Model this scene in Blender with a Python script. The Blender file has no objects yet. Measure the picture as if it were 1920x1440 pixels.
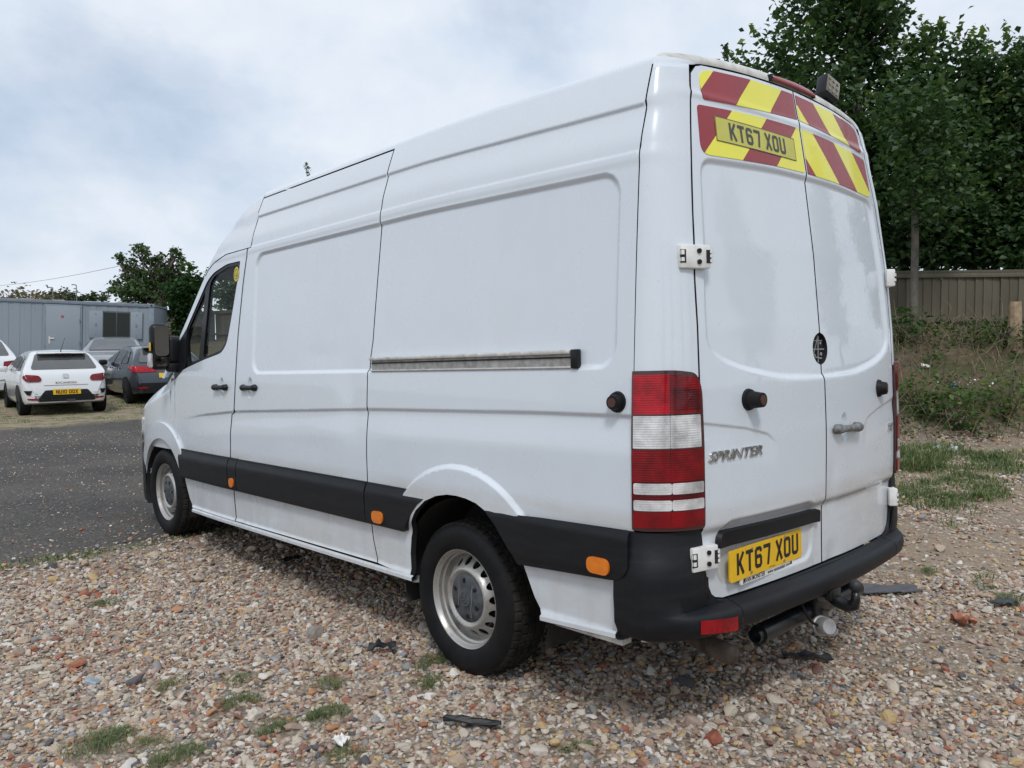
import bpy, bmesh, math, random
import numpy as np
from mathutils import Vector, Matrix, noise
from mathutils.geometry import delaunay_2d_cdt
from mathutils.bvhtree import BVHTree

sc = bpy.context.scene
COL = sc.collection
rng = np.random.default_rng(7)
random.seed(7)
R = math.radians

# ---------------------------------------------------------------- camera
cam_d = bpy.data.cameras.new("camera")
cam = bpy.data.objects.new("camera", cam_d)
COL.objects.link(cam)
CW = np.array([-3.174, -1.569, 1.486])
YAW, PITCH, ROLL = R(42.668), R(-2.990), R(-0.529)
def cam_axes():
    f = np.array([math.sin(YAW) * math.cos(PITCH), math.cos(YAW) * math.cos(PITCH), math.sin(PITCH)])
    r = np.array([math.cos(YAW), -math.sin(YAW), 0.0])
    u = np.cross(r, f)
    r2 = math.cos(ROLL) * r + math.sin(ROLL) * u
    u2 = -math.sin(ROLL) * r + math.cos(ROLL) * u
    return r2, u2, f
_r, _u, _f = cam_axes()
cam.matrix_world = Matrix(((_r[0], _u[0], -_f[0], CW[0]), (_r[1], _u[1], -_f[1], CW[1]), (_r[2], _u[2], -_f[2], CW[2]), (0, 0, 0, 1)))
cam_d.sensor_width = 36.0
cam_d.lens = 1505.2 / 1920 * 36.0
cam_d.clip_start = 0.05
cam_d.clip_end = 3000
sc.camera = cam

# ---------------------------------------------------------------- sky and sun
SUN_EL, SUN_AZ = R(52), R(222)        # azimuth measured clockwise from +Y
world = bpy.data.worlds.new("World")
sc.world = world
world.use_nodes = True
wt = world.node_tree
wt.nodes.clear()
def wn(t, **k):
    n = wt.nodes.new(t)
    for a, b in k.items():
        setattr(n, a, b)
    return n
wo = wn("ShaderNodeOutputWorld")
wb = wn("ShaderNodeBackground")
wb.inputs["Strength"].default_value = 0.10
sky = wn("ShaderNodeTexSky", sky_type="NISHITA", sun_disc=False, sun_elevation=SUN_EL, sun_rotation=SUN_AZ, air_density=1.0, dust_density=2.0)
tc = wn("ShaderNodeTexCoord")
mp = wn("ShaderNodeMapping")
mp.inputs["Scale"].default_value = (1.0, 1.0, 1.5)
mp.inputs["Location"].default_value = (1.7, 4.4, 0.3)
n1 = wn("ShaderNodeTexNoise")
n1.inputs["Scale"].default_value = 2.0
n1.inputs["Detail"].default_value = 8
n1.inputs["Roughness"].default_value = 0.55
n1.inputs["Distortion"].default_value = 0.15
n2 = wn("ShaderNodeTexNoise")
n2.inputs["Scale"].default_value = 5.5
n2.inputs["Detail"].default_value = 9
n2.inputs["Roughness"].default_value = 0.6
r1 = wn("ShaderNodeValToRGB")   # brightness of the cloud deck
e = r1.color_ramp.elements
e[0].position, e[0].color = 0.39, (5.7, 6.7, 8.1, 1)
e[1].position, e[1].color = 0.70, (8.7, 9.0, 9.5, 1)
m_ = e.new(0.53); m_.color = (7.2, 7.8, 8.65, 1)
r2 = wn("ShaderNodeValToRGB")   # thin places where the blue comes through
e = r2.color_ramp.elements
e[0].position, e[0].color = 0.33, (0.66, 0.66, 0.66, 1)
e[1].position, e[1].color = 0.48, (0.97, 0.97, 0.97, 1)
mx = wn("ShaderNodeMix", data_type="RGBA")
wt.links.new(tc.outputs["Generated"], mp.inputs["Vector"])
wt.links.new(mp.outputs["Vector"], n1.inputs["Vector"])
wt.links.new(mp.outputs["Vector"], n2.inputs["Vector"])
mad = wn("ShaderNodeMath", operation="MULTIPLY_ADD")
wt.links.new(n2.outputs["Fac"], mad.inputs[0]); mad.inputs[1].default_value = 0.35
mad2 = wn("ShaderNodeMath", operation="MULTIPLY"); mad2.inputs[1].default_value = 0.68
wt.links.new(n1.outputs["Fac"], mad2.inputs[0])
wt.links.new(mad2.outputs[0], mad.inputs[2])
wt.links.new(mad.outputs[0], r1.inputs["Fac"])
wt.links.new(n1.outputs["Fac"], r2.inputs["Fac"])
wt.links.new(r2.outputs["Color"], mx.inputs["Factor"])
wt.links.new(sky.outputs["Color"], mx.inputs[6])
wt.links.new(r1.outputs["Color"], mx.inputs[7])
wt.links.new(mx.outputs[2], wb.inputs["Color"])
wt.links.new(wb.outputs[0], wo.inputs["Surface"])

sun_d = bpy.data.lights.new("sun", "SUN")
sun_d.energy = 1.45
sun_d.angle = R(11)
sun_d.color = (1.0, 0.975, 0.94)
sun = bpy.data.objects.new("sun", sun_d)
COL.objects.link(sun)
_sd = Vector((math.sin(SUN_AZ) * math.cos(SUN_EL), math.cos(SUN_AZ) * math.cos(SUN_EL), math.sin(SUN_EL)))
sun.rotation_euler = _sd.to_track_quat("Z", "Y").to_euler()
sun.location = (0, 0, 30)
sc.view_settings.view_transform = "Standard"
sc.view_settings.look = "None"
sc.view_settings.gamma = 1
sc.view_settings.exposure = 0.14
sc.view_settings.use_curve_mapping = False
sc.cycles.max_bounces = 8
sc.cycles.transparent_max_bounces = 12

# ---------------------------------------------------------------- helpers
def ss(a, b, x):
    t = np.clip((np.asarray(x, float) - a) / (b - a), 0, 1)
    return t * t * (3 - 2 * t)
def fin(o, parent=None):
    COL.objects.link(o)
    if parent is not None:
        o.parent = parent
    return o
def tag(o, label=None, cat=None, group=None, kind=None):
    if label: o["label"] = label
    if cat: o["category"] = cat
    if group: o["group"] = group
    if kind: o["kind"] = kind
    return o
def empty(name, loc=(0, 0, 0), rz=0.0, label=None, cat=None, group=None):
    o = bpy.data.objects.new(name, None)
    o.location = loc
    o.rotation_euler = (0, 0, rz)
    fin(o)
    return tag(o, label, cat, group)
def mesh_obj(name, verts, faces, mat, parent=None, smooth=False, normals=None, mats=None, midx=None):
    me = bpy.data.meshes.new(name)
    me.from_pydata([tuple(v) for v in np.asarray(verts, float).tolist()], [], [tuple(f) for f in faces])
    for m in (mats or [mat]):
        me.materials.append(m)
    if midx is not None:
        me.polygons.foreach_set("material_index", np.asarray(midx, np.int32))
    if smooth or normals is not None:
        me.polygons.foreach_set("use_smooth", np.ones(len(me.polygons), bool))
    me.update()
    if normals is not None:
        me.normals_split_custom_set_from_vertices([tuple(n) for n in np.asarray(normals, float).tolist()])
    return fin(bpy.data.objects.new(name, me), parent)
def fast_mesh(name, V, F, mat, parent=None, smooth=False, attrs=None):
    """V (n,3) float, F (m,k) int with one k; attrs {name: per-face float}"""
    V = np.asarray(V, np.float32); F = np.asarray(F, np.int32)
    k = F.shape[1]
    me = bpy.data.meshes.new(name)
    me.vertices.add(len(V)); me.vertices.foreach_set("co", V.ravel())
    me.loops.add(F.size); me.loops.foreach_set("vertex_index", F.ravel())
    me.polygons.add(len(F))
    me.polygons.foreach_set("loop_start", np.arange(0, F.size, k, dtype=np.int32))
    if smooth:
        me.polygons.foreach_set("use_smooth", np.ones(len(F), bool))
    if mat: me.materials.append(mat)
    for an, av in (attrs or {}).items():
        a = me.attributes.new(an, "FLOAT", "FACE")
        a.data.foreach_set("value", np.asarray(av, np.float32))
    me.update(calc_edges=True)
    me.validate()
    return fin(bpy.data.objects.new(name, me), parent)
def from_bm(name, bm, mat, parent=None, smooth_angle=None):
    me = bpy.data.meshes.new(name)
    bm.normal_update()
    bm.to_mesh(me); bm.free()
    me.materials.append(mat)
    if smooth_angle is not None:
        me.polygons.foreach_set("use_smooth", np.ones(len(me.polygons), bool))
        try:
            me.set_sharp_from_angle(angle=R(smooth_angle))
        except Exception:
            pass
    return fin(bpy.data.objects.new(name, me), parent)
def bm_box(bm, c, s, rot=None, bev=0.0, seg=2):
    g = bmesh.ops.create_cube(bm, size=1.0)
    vs = g["verts"]
    bmesh.ops.scale(bm, vec=s, verts=vs)
    if bev > 0:
        es = list({e for v in vs for e in v.link_edges})
        q = bmesh.ops.bevel(bm, geom=es, offset=bev, segments=seg, affect="EDGES", profile=0.5)
        vs = list({v for f in q["faces"] for v in f.verts} | {v for v in vs if v.is_valid})
        seen = set(vs); st = list(vs)
        while st:
            v = st.pop()
            for ed in v.link_edges:
                w = ed.other_vert(v)
                if w not in seen:
                    seen.add(w); st.append(w)
        vs = list(seen)
    if rot is not None:
        bmesh.ops.rotate(bm, cent=(0, 0, 0), matrix=rot, verts=vs)
    bmesh.ops.translate(bm, vec=c, verts=vs)
    return vs
def box(name, c, s, mat, parent=None, rot=None, bev=0.0, seg=2):
    bm = bmesh.new()
    bm_box(bm, c, s, rot, bev, seg)
    return from_bm(name, bm, mat, parent, 40 if bev > 0 else None)
def bm_cyl(bm, a, b, r1, r2=None, n=20, cap=True):
    r2 = r1 if r2 is None else r2
    a, b = Vector(a), Vector(b); d = b - a
    q = d.to_track_quat("Z", "Y").to_matrix().to_4x4()
    M = Matrix.Translation((a + b) / 2) @ q
    bmesh.ops.create_cone(bm, cap_ends=cap, cap_tris=False, segments=n, radius1=r1, radius2=r2, depth=d.length, matrix=M)
def cyl(name, a, b, r1, mat, parent=None, r2=None, n=20):
    bm = bmesh.new(); bm_cyl(bm, a, b, r1, r2, n)
    return from_bm(name, bm, mat, parent, 40)
def tube_vf(path, rad, n=8, cap=True):
    """swept tube: returns V, F"""
    P = np.asarray(path, float); m = len(P)
    rad = np.full(m, rad) if np.isscalar(rad) else np.asarray(rad, float)
    T = np.gradient(P, axis=0); T /= np.linalg.norm(T, axis=1)[:, None] + 1e-12
    ref = np.array([0.0, 0.0, 1.0]) if abs(T[0][2]) < 0.9 else np.array([1.0, 0, 0])
    V = []; a = np.linspace(0, 2 * np.pi, n, endpoint=False)
    x = np.cross(ref, T[0]); x /= np.linalg.norm(x)
    for i in range(m):
        x = x - T[i] * (x @ T[i]); x /= np.linalg.norm(x) + 1e-12
        y = np.cross(T[i], x)
        V.append(P[i] + rad[i] * (np.cos(a)[:, None] * x + np.sin(a)[:, None] * y))
    V = np.concatenate(V)
    F = []
    for i in range(m - 1):
        for j in range(n):
            k = (j + 1) % n
            F.append((i * n + j, i * n + k, (i + 1) * n + k, (i + 1) * n + j))
    if cap:
        F.append(tuple(range(n))[::-1]); F.append(tuple((m - 1) * n + j for j in range(n)))
    return V, F
def tube(name, path, rad, mat, parent=None, n=8):
    V, F = tube_vf(path, rad, n)
    return mesh_obj(name, V, F, mat, parent, smooth=True)
def revolve(name, prof, mat, parent=None, n=48, axis="x", smooth=40):
    """prof [(radius, axial)], revolved about the local x axis"""
    prof = np.asarray(prof, float)
    a = np.linspace(0, 2 * np.pi, n, endpoint=False)
    V = np.concatenate([np.stack([np.full(n, p[1]), p[0] * np.cos(a), p[0] * np.sin(a)], 1) for p in prof])
    F = []
    for i in range(len(prof) - 1):
        for j in range(n):
            k = (j + 1) % n
            F.append((i * n + j, i * n + k, (i + 1) * n + k, (i + 1) * n + j))
    me = bpy.data.meshes.new(name)
    me.from_pydata(V.tolist(), [], F)
    me.materials.append(mat)
    me.polygons.foreach_set("use_smooth", np.ones(len(F), bool))
    me.update()
    bm = bmesh.new(); bm.from_mesh(me); bmesh.ops.recalc_face_normals(bm, faces=bm.faces); bm.to_mesh(me); bm.free()
    try: me.set_sharp_from_angle(angle=R(smooth))
    except Exception: pass
    return fin(bpy.data.objects.new(name, me), parent)
def pip(P, poly):
    """points in polygon"""
    P = np.asarray(P, float); poly = np.asarray(poly, float)
    x, y = P[:, 0], P[:, 1]; ins = np.zeros(len(P), bool)
    j = len(poly) - 1
    for i in range(len(poly)):
        xi, yi = poly[i]; xj, yj = poly[j]
        c = ((yi > y) != (yj > y))
        with np.errstate(divide="ignore", invalid="ignore"):
            c &= x < (xj - xi) * (y - yi) / (yj - yi + 1e-30) + xi
        ins ^= c; j = i
    return ins
def pdist(P, poly, closed=True):
    P = np.asarray(P, float); poly = np.asarray(poly, float)
    d = np.full(len(P), 1e9); n = len(poly)
    for i in range(n if closed else n - 1):
        a, b = poly[i], poly[(i + 1) % n]
        ab = b - a; L = ab @ ab + 1e-18
        t = np.clip(((P - a) @ ab) / L, 0, 1)
        d = np.minimum(d, np.linalg.norm(P - (a + t[:, None] * ab), axis=1))
    return d
def resample(poly, h, closed=True):
    poly = [np.array(p, float) for p in poly]; out = []
    n = len(poly)
    for i in range(n if closed else n - 1):
        a, b = poly[i], poly[(i + 1) % n]
        k = max(1, int(np.ceil(np.linalg.norm(b - a) / h)))
        for q in range(k):
            out.append(a + (b - a) * q / k)
    if not closed: out.append(poly[-1])
    return np.array(out)
def round_poly(poly, rad, seg=5):
    """round every corner of a polygon; rad scalar or per-corner list"""
    n = len(poly); out = []
    for i in range(n):
        p = np.array(poly[i], float); a = np.array(poly[i - 1], float); b = np.array(poly[(i + 1) % n], float)
        r = rad if np.isscalar(rad) else rad[i]
        la, lb = np.linalg.norm(a - p), np.linalg.norm(b - p)
        q = min(r, la * 0.48, lb * 0.48)
        if q < 1e-5:
            out.append(p); continue
        s, t = p + (a - p) / la * q, p + (b - p) / lb * q
        for k in range(seg + 1):
            w = k / seg
            out.append((1 - w) ** 2 * s + 2 * w * (1 - w) * p + w * w * t)
    return np.array(out)
def cdt(outline, holes, h, extra=None):
    outline = resample(outline, h * 1.2)
    lo, hi = outline.min(0), outline.max(0)
    gx = np.arange(lo[0] + h * .5, hi[0], h); gy = np.arange(lo[1] + h * .5, hi[1], h)
    G = np.stack(np.meshgrid(gx, gy), -1).reshape(-1, 2)
    G[:, 0] += (np.round((G[:, 1] - lo[1]) / h).astype(int) % 2) * h * 0.5 - h * .25
    if extra is not None and len(extra):
        G = np.concatenate([G, extra])
    loops = [outline] + [resample(q, h * 1.2) for q in holes]
    if len(G):
        G = G[pip(G, outline)]
        for q in loops[1:]:
            G = G[~pip(G, q)]
        for q in loops:
            if len(G): G = G[pdist(G, q) > h * .45]
    V = np.concatenate(loops + [G]) if len(G) else np.concatenate(loops)
    E = []; o = 0; rings = []
    for q in loops:
        n = len(q); E += [(o + i, o + (i + 1) % n) for i in range(n)]
        rings.append(np.arange(o, o + n)); o += n
    r = delaunay_2d_cdt([Vector(p) for p in V], E, [], 0, 1e-7)
    V2 = np.array([tuple(p) for p in r[0]])
    F = np.array([f for f in r[2] if len(f) == 3])
    c = V2[F].mean(1)
    k = pip(c, outline)
    for q in loops[1:]:
        k &= ~pip(c, q)
    F = F[k]
    # orient ccw
    a, b, d = V2[F[:, 0]], V2[F[:, 1]], V2[F[:, 2]]
    s = (b[:, 0] - a[:, 0]) * (d[:, 1] - a[:, 1]) - (b[:, 1] - a[:, 1]) * (d[:, 0] - a[:, 0])
    F[s < 0] = F[s < 0][:, ::-1]
    return V2, F, loops
def panel(name, outline, surf, mat, parent=None, h=0.03, holes=(), off=0.0, flange=0.02, flip=False, extra=None, seal=None):
    """a sheet cut to `outline` in the (u,v) plane of `surf`, with its edges turned inwards by `flange`"""
    UV, F, loops = cdt(np.asarray(outline, float), [np.asarray(q, float) for q in holes], h, extra)
    def S(uv, o):
        return surf(uv[:, 0], uv[:, 1], o)
    ep = 0.0015
    P = S(UV, off)
    du = S(UV + [ep, 0], off) - S(UV - [ep, 0], off)
    dv = S(UV + [0, ep], off) - S(UV - [0, ep], off)
    N = np.cross(du, dv); N /= np.linalg.norm(N, axis=1)[:, None] + 1e-15
    if flip:
        N = -N; F = F[:, ::-1]
    Vs, Ns, Fs = [P], [N], [tuple(f) for f in F.tolist()]
    o = len(P)
    if flange > 0:
        for li, q in enumerate(loops):
            p0 = S(q, off)
            d1 = S(q + [ep, 0], off) - S(q - [ep, 0], off); d2 = S(q + [0, ep], off) - S(q - [0, ep], off)
            nn = np.cross(d1, d2); nn /= np.linalg.norm(nn, axis=1)[:, None] + 1e-15
            if flip: nn = -nn
            t = np.roll(p0, -1, 0) - np.roll(p0, 1, 0)
            on = np.cross(t, nn); on /= np.linalg.norm(on, axis=1)[:, None] + 1e-15
            area = np.sum(q[:, 0] * np.roll(q[:, 1], -1) - np.roll(q[:, 0], -1) * q[:, 1])
            if (area < 0): on = -on
            if flip: on = -on
            if li > 0: on = -on
            n = len(q)
            Vs += [p0, p0 - nn * flange]; Ns += [on, on]
            for i in range(n):
                k = (i + 1) % n
                f = (o + i, o + k, o + n + k, o + n + i)
                Fs.append(f)
            o += 2 * n
    V = np.concatenate(Vs); NN = np.concatenate(Ns)
    # make the winding agree with the normals
    for i in range(len(F), len(Fs)):
        f = Fs[i]; a, b, c = V[f[0]], V[f[1]], V[f[2]]
        if np.dot(np.cross(b - a, c - a), NN[f[0]]) < 0:
            Fs[i] = f[::-1]
    if seal is not None and flange > 0:  # turned-in edges get a second, dark colour that imitates shade in the gap
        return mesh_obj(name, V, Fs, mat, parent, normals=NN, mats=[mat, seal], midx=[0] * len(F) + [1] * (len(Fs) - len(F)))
    return mesh_obj(name, V, Fs, mat, parent, normals=NN)
def grid_mesh(name, G, mat, parent=None, closed_u=False, smooth=True, sharp=None):
    """G (nu,nv,3)"""
    nu, nv = G.shape[:2]; F = []
    for i in range(nu if closed_u else nu - 1):
        for j in range(nv - 1):
            k = (i + 1) % nu
            F.append((i * nv + j, i * nv + j + 1, k * nv + j + 1, k * nv + j))
    o = mesh_obj(name, G.reshape(-1, 3), F, mat, parent, smooth=smooth)
    bm = bmesh.new(); bm.from_mesh(o.data)
    bmesh.ops.remove_doubles(bm, verts=bm.verts, dist=1e-5)
    bmesh.ops.recalc_face_normals(bm, faces=bm.faces)
    bm.to_mesh(o.data); bm.free()
    if sharp:
        try: o.data.set_sharp_from_angle(angle=R(sharp))
        except Exception: pass
    return o
def ribbon(strokes, w):
    """strokes: list of (points, closed) -> V2, F"""
    V, F = [], []
    for pts, closed in strokes:
        P = np.asarray(pts, float); n = len(P); b = len(V)
        for i in range(n):
            if closed: a, c = P[i - 1], P[(i + 1) % n]
            else: a, c = P[max(i - 1, 0)], P[min(i + 1, n - 1)]
            d1 = P[i] - a; d2 = c - P[i]
            if np.linalg.norm(d1) < 1e-9: d1 = d2
            if np.linalg.norm(d2) < 1e-9: d2 = d1
            d1 = d1 / np.linalg.norm(d1); d2 = d2 / np.linalg.norm(d2)
            t = d1 + d2; t = t / (np.linalg.norm(t) + 1e-9)
            m = np.array([-t[1], t[0]]); s = 1 / max(0.5, m @ np.array([-d1[1], d1[0]]))
            V.append(P[i] + m * w / 2 * s); V.append(P[i] - m * w / 2 * s)
        for i in range(n if closed else n - 1):
            k = (i + 1) % n
            F.append((b + 2 * i, b + 2 * i + 1, b + 2 * k + 1, b + 2 * k))
    return np.array(V), F
GL = {
 "K": [([(7, 0), (7, 79)], 0), ([(44, 79), (13, 35)], 0), ([(19, 44), (44, 0)], 0)],
 "T": [([(0, 72), (50, 72)], 0), ([(25, 66), (25, 0)], 0)],
 "6": [([(43, 58), (42, 67), (36, 72), (14, 72), (7, 65), (7, 14), (14, 7), (36, 7), (43, 14), (43, 36), (36, 43), (14, 43)], 0)],
 "7": [([(0, 72), (43, 72), (43, 62), (31, 0)], 0)],
 "X": [([(5, 79), (45, 0)], 0), ([(45, 79), (5, 0)], 0)],
 "O": [([(7, 14), (14, 7), (36, 7), (43, 14), (43, 65), (36, 72), (14, 72), (7, 65)], 1)],
 "U": [([(7, 79), (7, 14), (14, 7), (36, 7), (43, 14), (43, 79)], 0)],
 "N": [([(7, 0), (7, 79)], 0), ([(43, 0), (43, 79)], 0), ([(8, 76), (42, 3)], 0)],
 "1": [([(25, 0), (25, 79)], 0)],
}
GL["0"] = GL["O"]
def plate_text(txt, cx, cy, hgt):
    """UK plate lettering centred on (cx,cy) -> V2, F"""
    k = hgt / 79.0; adv = []; x = 0
    for ch in txt:
        if ch == " ": x += 28; continue
        wd = 20 if ch == "1" else 50
        adv.append((ch, x if ch != "1" else x - 15)); x += wd + 11
    x -= 11; V, F = [], []
    for ch, x0 in adv:
        v, f = ribbon(GL[ch], 14)
        F += [tuple(i + len(V) for i in q) for q in f]
        V += [(cx + (p[0] + x0 - x / 2) * k, cy + (p[1] - 39.5) * k) for p in v]
    return np.array(V), F
def font_mesh(txt, size, ext=0.0, shear=0.0, offset=0.0, wide=1.0):
    cu = bpy.data.curves.new("lettering", "FONT")
    cu.body = txt; cu.size = size; cu.extrude = ext; cu.shear = shear; cu.offset = offset
    cu.align_x = "CENTER"; cu.align_y = "CENTER"; cu.resolution_u = 3
    o = bpy.data.objects.new("lettering", cu); COL.objects.link(o)
    dg = bpy.context.evaluated_depsgraph_get()
    me = bpy.data.meshes.new_from_object(o.evaluated_get(dg))
    COL.objects.unlink(o); bpy.data.objects.remove(o); bpy.data.curves.remove(cu)
    V = np.array([tuple(v.co) for v in me.vertices]); F = [tuple(p.vertices) for p in me.polygons]
    bpy.data.meshes.remove(me)
    if len(V): V[:, 0] *= wide
    return V, F

# ---------------------------------------------------------------- materials
class NT:
    def __init__(s, name):
        s.m = bpy.data.materials.new(name); s.m.use_nodes = True
        s.t = s.m.node_tree; s.t.nodes.clear()
        s.out = s.n("ShaderNodeOutputMaterial"); s.b = s.n("ShaderNodeBsdfPrincipled")
        s.l(s.b.outputs[0], s.out.inputs["Surface"])
        s._o = None
    def n(s, t, **k):
        q = s.t.nodes.new(t)
        for a, b in k.items(): setattr(q, a, b)
        return q
    def l(s, a, b): s.t.links.new(a, b)
    def obj(s):
        if s._o is None: s._o = s.n("ShaderNodeTexCoord")
        return s._o.outputs["Object"]
    def noise(s, scale, detail=4, rough=0.55, vec=None, dist=0.0, stretch=None):
        q = s.n("ShaderNodeTexNoise"); q.inputs["Scale"].default_value = scale
        q.inputs["Detail"].default_value = detail; q.inputs["Roughness"].default_value = rough; q.inputs["Distortion"].default_value = dist
        v = vec or s.obj()
        if stretch:
            m = s.n("ShaderNodeMapping"); m.inputs["Scale"].default_value = stretch
            s.l(v, m.inputs["Vector"]); v = m.outputs[0]
        s.l(v, q.inputs["Vector"]); return q.outputs["Fac"]
    def ramp(s, fac, stops, const=False):
        q = s.n("ShaderNodeValToRGB")
        if const: q.color_ramp.interpolation = "CONSTANT"
        e = q.color_ramp.elements
        while len(e) > 1: e.remove(e[-1])
        for i, (p, c) in enumerate(stops):
            if not isinstance(c, (tuple, list)): c = (c, c, c)
            x = e[0] if i == 0 else e.new(p)
            x.position = p; x.color = (c[0], c[1], c[2], 1)
        s.l(fac, q.inputs["Fac"]); return q.outputs["Color"]
    def mix(s, fac, a, b, mode="MIX"):
        q = s.n("ShaderNodeMix", data_type="RGBA", blend_type=mode)
        for v, i in ((fac, "Factor"), (a, 6), (b, 7)):
            p = q.inputs[i]
            if hasattr(v, "links"): s.l(v, p)
            elif isinstance(v, (tuple, list)): p.default_value = (v[0], v[1], v[2], 1)
            else: p.default_value = v
        return q.outputs[2]
    def math(s, op, a, b=0.0, clamp=False):
        q = s.n("ShaderNodeMath", operation=op, use_clamp=clamp)
        for v, i in ((a, 0), (b, 1)):
            if hasattr(v, "links"): s.l(v, q.inputs[i])
            else: q.inputs[i].default_value = v
        return q.outputs[0]
    def sep(s, v=None):
        q = s.n("ShaderNodeSeparateXYZ"); s.l(v or s.obj(), q.inputs[0]); return q.outputs
    def bump(s, hgt, strength=0.3, dist=0.01):
        q = s.n("ShaderNodeBump"); q.inputs["Strength"].default_value = strength; q.inputs["Distance"].default_value = dist
        s.l(hgt, q.inputs["Height"]); s.l(q.outputs[0], s.b.inputs["Normal"])
    def set(s, **k):
        for a, v in k.items():
            p = s.b.inputs[a.replace("_", " ")]
            if hasattr(v, "links"): s.l(v, p)
            elif isinstance(v, (tuple, list)): p.default_value = (v[0], v[1], v[2], 1) if len(v) == 3 else v
            else: p.default_value = v
        return s
def simple(name, col, rough=0.5, metal=0.0, coat=0.0, var=0.12, scale=18, bump=0.0, spec=0.5):
    t = NT(name)
    f = t.noise(scale, 5)
    c2 = tuple(min(1, c * (1 + var)) for c in col); c1 = tuple(c * (1 - var) for c in col)
    t.set(Base_Color=t.ramp(f, [(0.3, c1), (0.7, c2)]), Metallic=metal, Coat_Weight=coat, Coat_Roughness=0.04)
    t.set(Roughness=t.ramp(t.noise(scale * 2.3, 3), [(0.25, max(0.02, rough * .85)), (0.75, min(1, rough * 1.15))]))
    t.b.inputs["Specular IOR Level"].default_value = spec
    if bump: t.bump(t.noise(scale * 8, 4), bump, 0.004)
    return t.m
M = {}
# white van paint with road dirt low down
t = NT("van_white_paint")
z = t.sep()[2]
streak = t.noise(3.0, 6, 0.65, stretch=(3.0, 3.0, 0.7))
low = t.ramp(z, [(0.30, 1.0), (0.78, 0.16), (1.0, 0.05)])
dirt = t.math("MULTIPLY", t.ramp(streak, [(0.40, 0.0), (0.80, 1.0)]), low, True)
speck = t.ramp(t.noise(42, 3, 0.7), [(0.69, 0.0), (0.76, 1.0)])
spm = t.math("MULTIPLY", speck, t.ramp(t.noise(1.7, 2), [(0.5, 0.0), (0.7, 0.5)]))
base = t.mix(t.noise(1.3, 3), (0.63, 0.69, 0.752), (0.66, 0.712, 0.77))
base = t.mix(t.math("MULTIPLY", dirt, 0.6), base, (0.42, 0.39, 0.35))
base = t.mix(t.math("MULTIPLY", spm, 0.35), base, (0.33, 0.31, 0.29))
film = t.math("MULTIPLY", t.ramp(z, [(0.0, 0.0), (0.80, 1.0), (0.83, 0.85), (0.875, 0.0)]), t.ramp(t.noise(2.6, 5, 0.6, stretch=(1, 1, 4)), [(0.30, 0.15), (0.65, 0.9)]))
base = t.mix(t.math("MULTIPLY", film, 0.55), base, (0.46, 0.43, 0.38))
smear = t.ramp(t.noise(2.1, 7, 0.7, dist=1.2), [(0.50, 0.0), (0.60, 0.6), (0.68, 0.1)])
base = t.mix(t.math("MULTIPLY", smear, 0.08), base, (0.50, 0.53, 0.55))
chip = t.math("MULTIPLY", t.ramp(t.noise(75, 2, 0.5), [(0.765, 0.0), (0.785, 1.0)]), t.ramp(t.noise(0.9, 2), [(0.5, 0.0), (0.62, 1.0)]))
base = t.mix(chip, base, (0.10, 0.075, 0.06))
rough_ = t.mix(t.math("MULTIPLY", smear, 0.35), t.ramp(t.noise(2.2, 6, 0.65), [(0.35, 0.22), (0.7, 0.36)]), (0.5, 0.5, 0.5))
t.set(Base_Color=base, Roughness=rough_, Coat_Weight=0.8, Coat_Roughness=0.03)
t.b.inputs["Specular IOR Level"].default_value = 0.35
M["paint"] = t.m
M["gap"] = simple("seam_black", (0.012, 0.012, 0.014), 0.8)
M["under"] = simple("underbody_dark", (0.02, 0.019, 0.018), 0.85)
# dark grey textured plastic
t = NT("grey_plastic_cladding")
sc_ = t.ramp(t.noise(5, 6, 0.7, stretch=(1, 1, 6)), [(0.45, 0.0), (0.8, 1.0)])
cc = t.mix(t.noise(9, 4), (0.0055, 0.0068, 0.0092), (0.0085, 0.0100, 0.0130))
cc = t.mix(t.math("MULTIPLY", sc_, 0.16), cc, (0.06, 0.058, 0.054))
t.set(Base_Color=cc, Roughness=0.50); t.bump(t.noise(420, 2), 0.12, 0.002); t.b.inputs["Specular IOR Level"].default_value = 0.28
M["plastic"] = t.m
M["black"] = simple("black_plastic", (0.008, 0.009, 0.011), 0.42, spec=.3)
M["rubber"] = simple("black_rubber", (0.009, 0.009, 0.010), 0.6, var=0.25, bump=0.05, spec=.25)
t = NT("tyre_rubber")
dd = t.ramp(t.noise(12, 6, 0.7), [(0.4, 0.0), (0.8, 1.0)])
t.set(Base_Color=t.mix(dd, (0.005, 0.006, 0.0085), (0.016, 0.0145, 0.013)), Roughness=0.62); t.b.inputs["Specular IOR Level"].default_value = 0.2
t.bump(t.noise(90, 3), 0.08, 0.003)
M["tyre"] = t.m
t = NT("tyre_tread")
dd = t.ramp(t.noise(9, 6, 0.7), [(0.35, 0.0), (0.7, 1.0)])
t.set(Base_Color=t.mix(dd, (0.009, 0.009, 0.0095), (0.040, 0.036, 0.031)), Roughness=0.85); t.b.inputs["Specular IOR Level"].default_value = 0.2
M["tread"] = t.m
t = NT("steel_wheel_silver")
ru = t.ramp(t.noise(14, 7, 0.7), [(0.55, 0.0), (0.72, 1.0)])
t.set(Base_Color=t.mix(t.math("MULTIPLY", ru, 0.7), (0.42, 0.41, 0.39), (0.17, 0.12, 0.08)), Metallic=0.55, Roughness=0.38)
M["rim"] = t.m
M["cap"] = simple("hub_cap_grey", (0.055, 0.062, 0.070), 0.42, var=0.5, scale=30)
M["capline"] = simple("hub_cap_emblem", (0.10, 0.11, 0.12), 0.35)
M["chrome"] = simple("chrome_badge", (0.62, 0.62, 0.62), 0.16, metal=1.0)
M["alu"] = simple("rail_aluminium", (0.60, 0.585, 0.56), 0.4, metal=0.35, var=0.25, scale=25)
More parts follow.
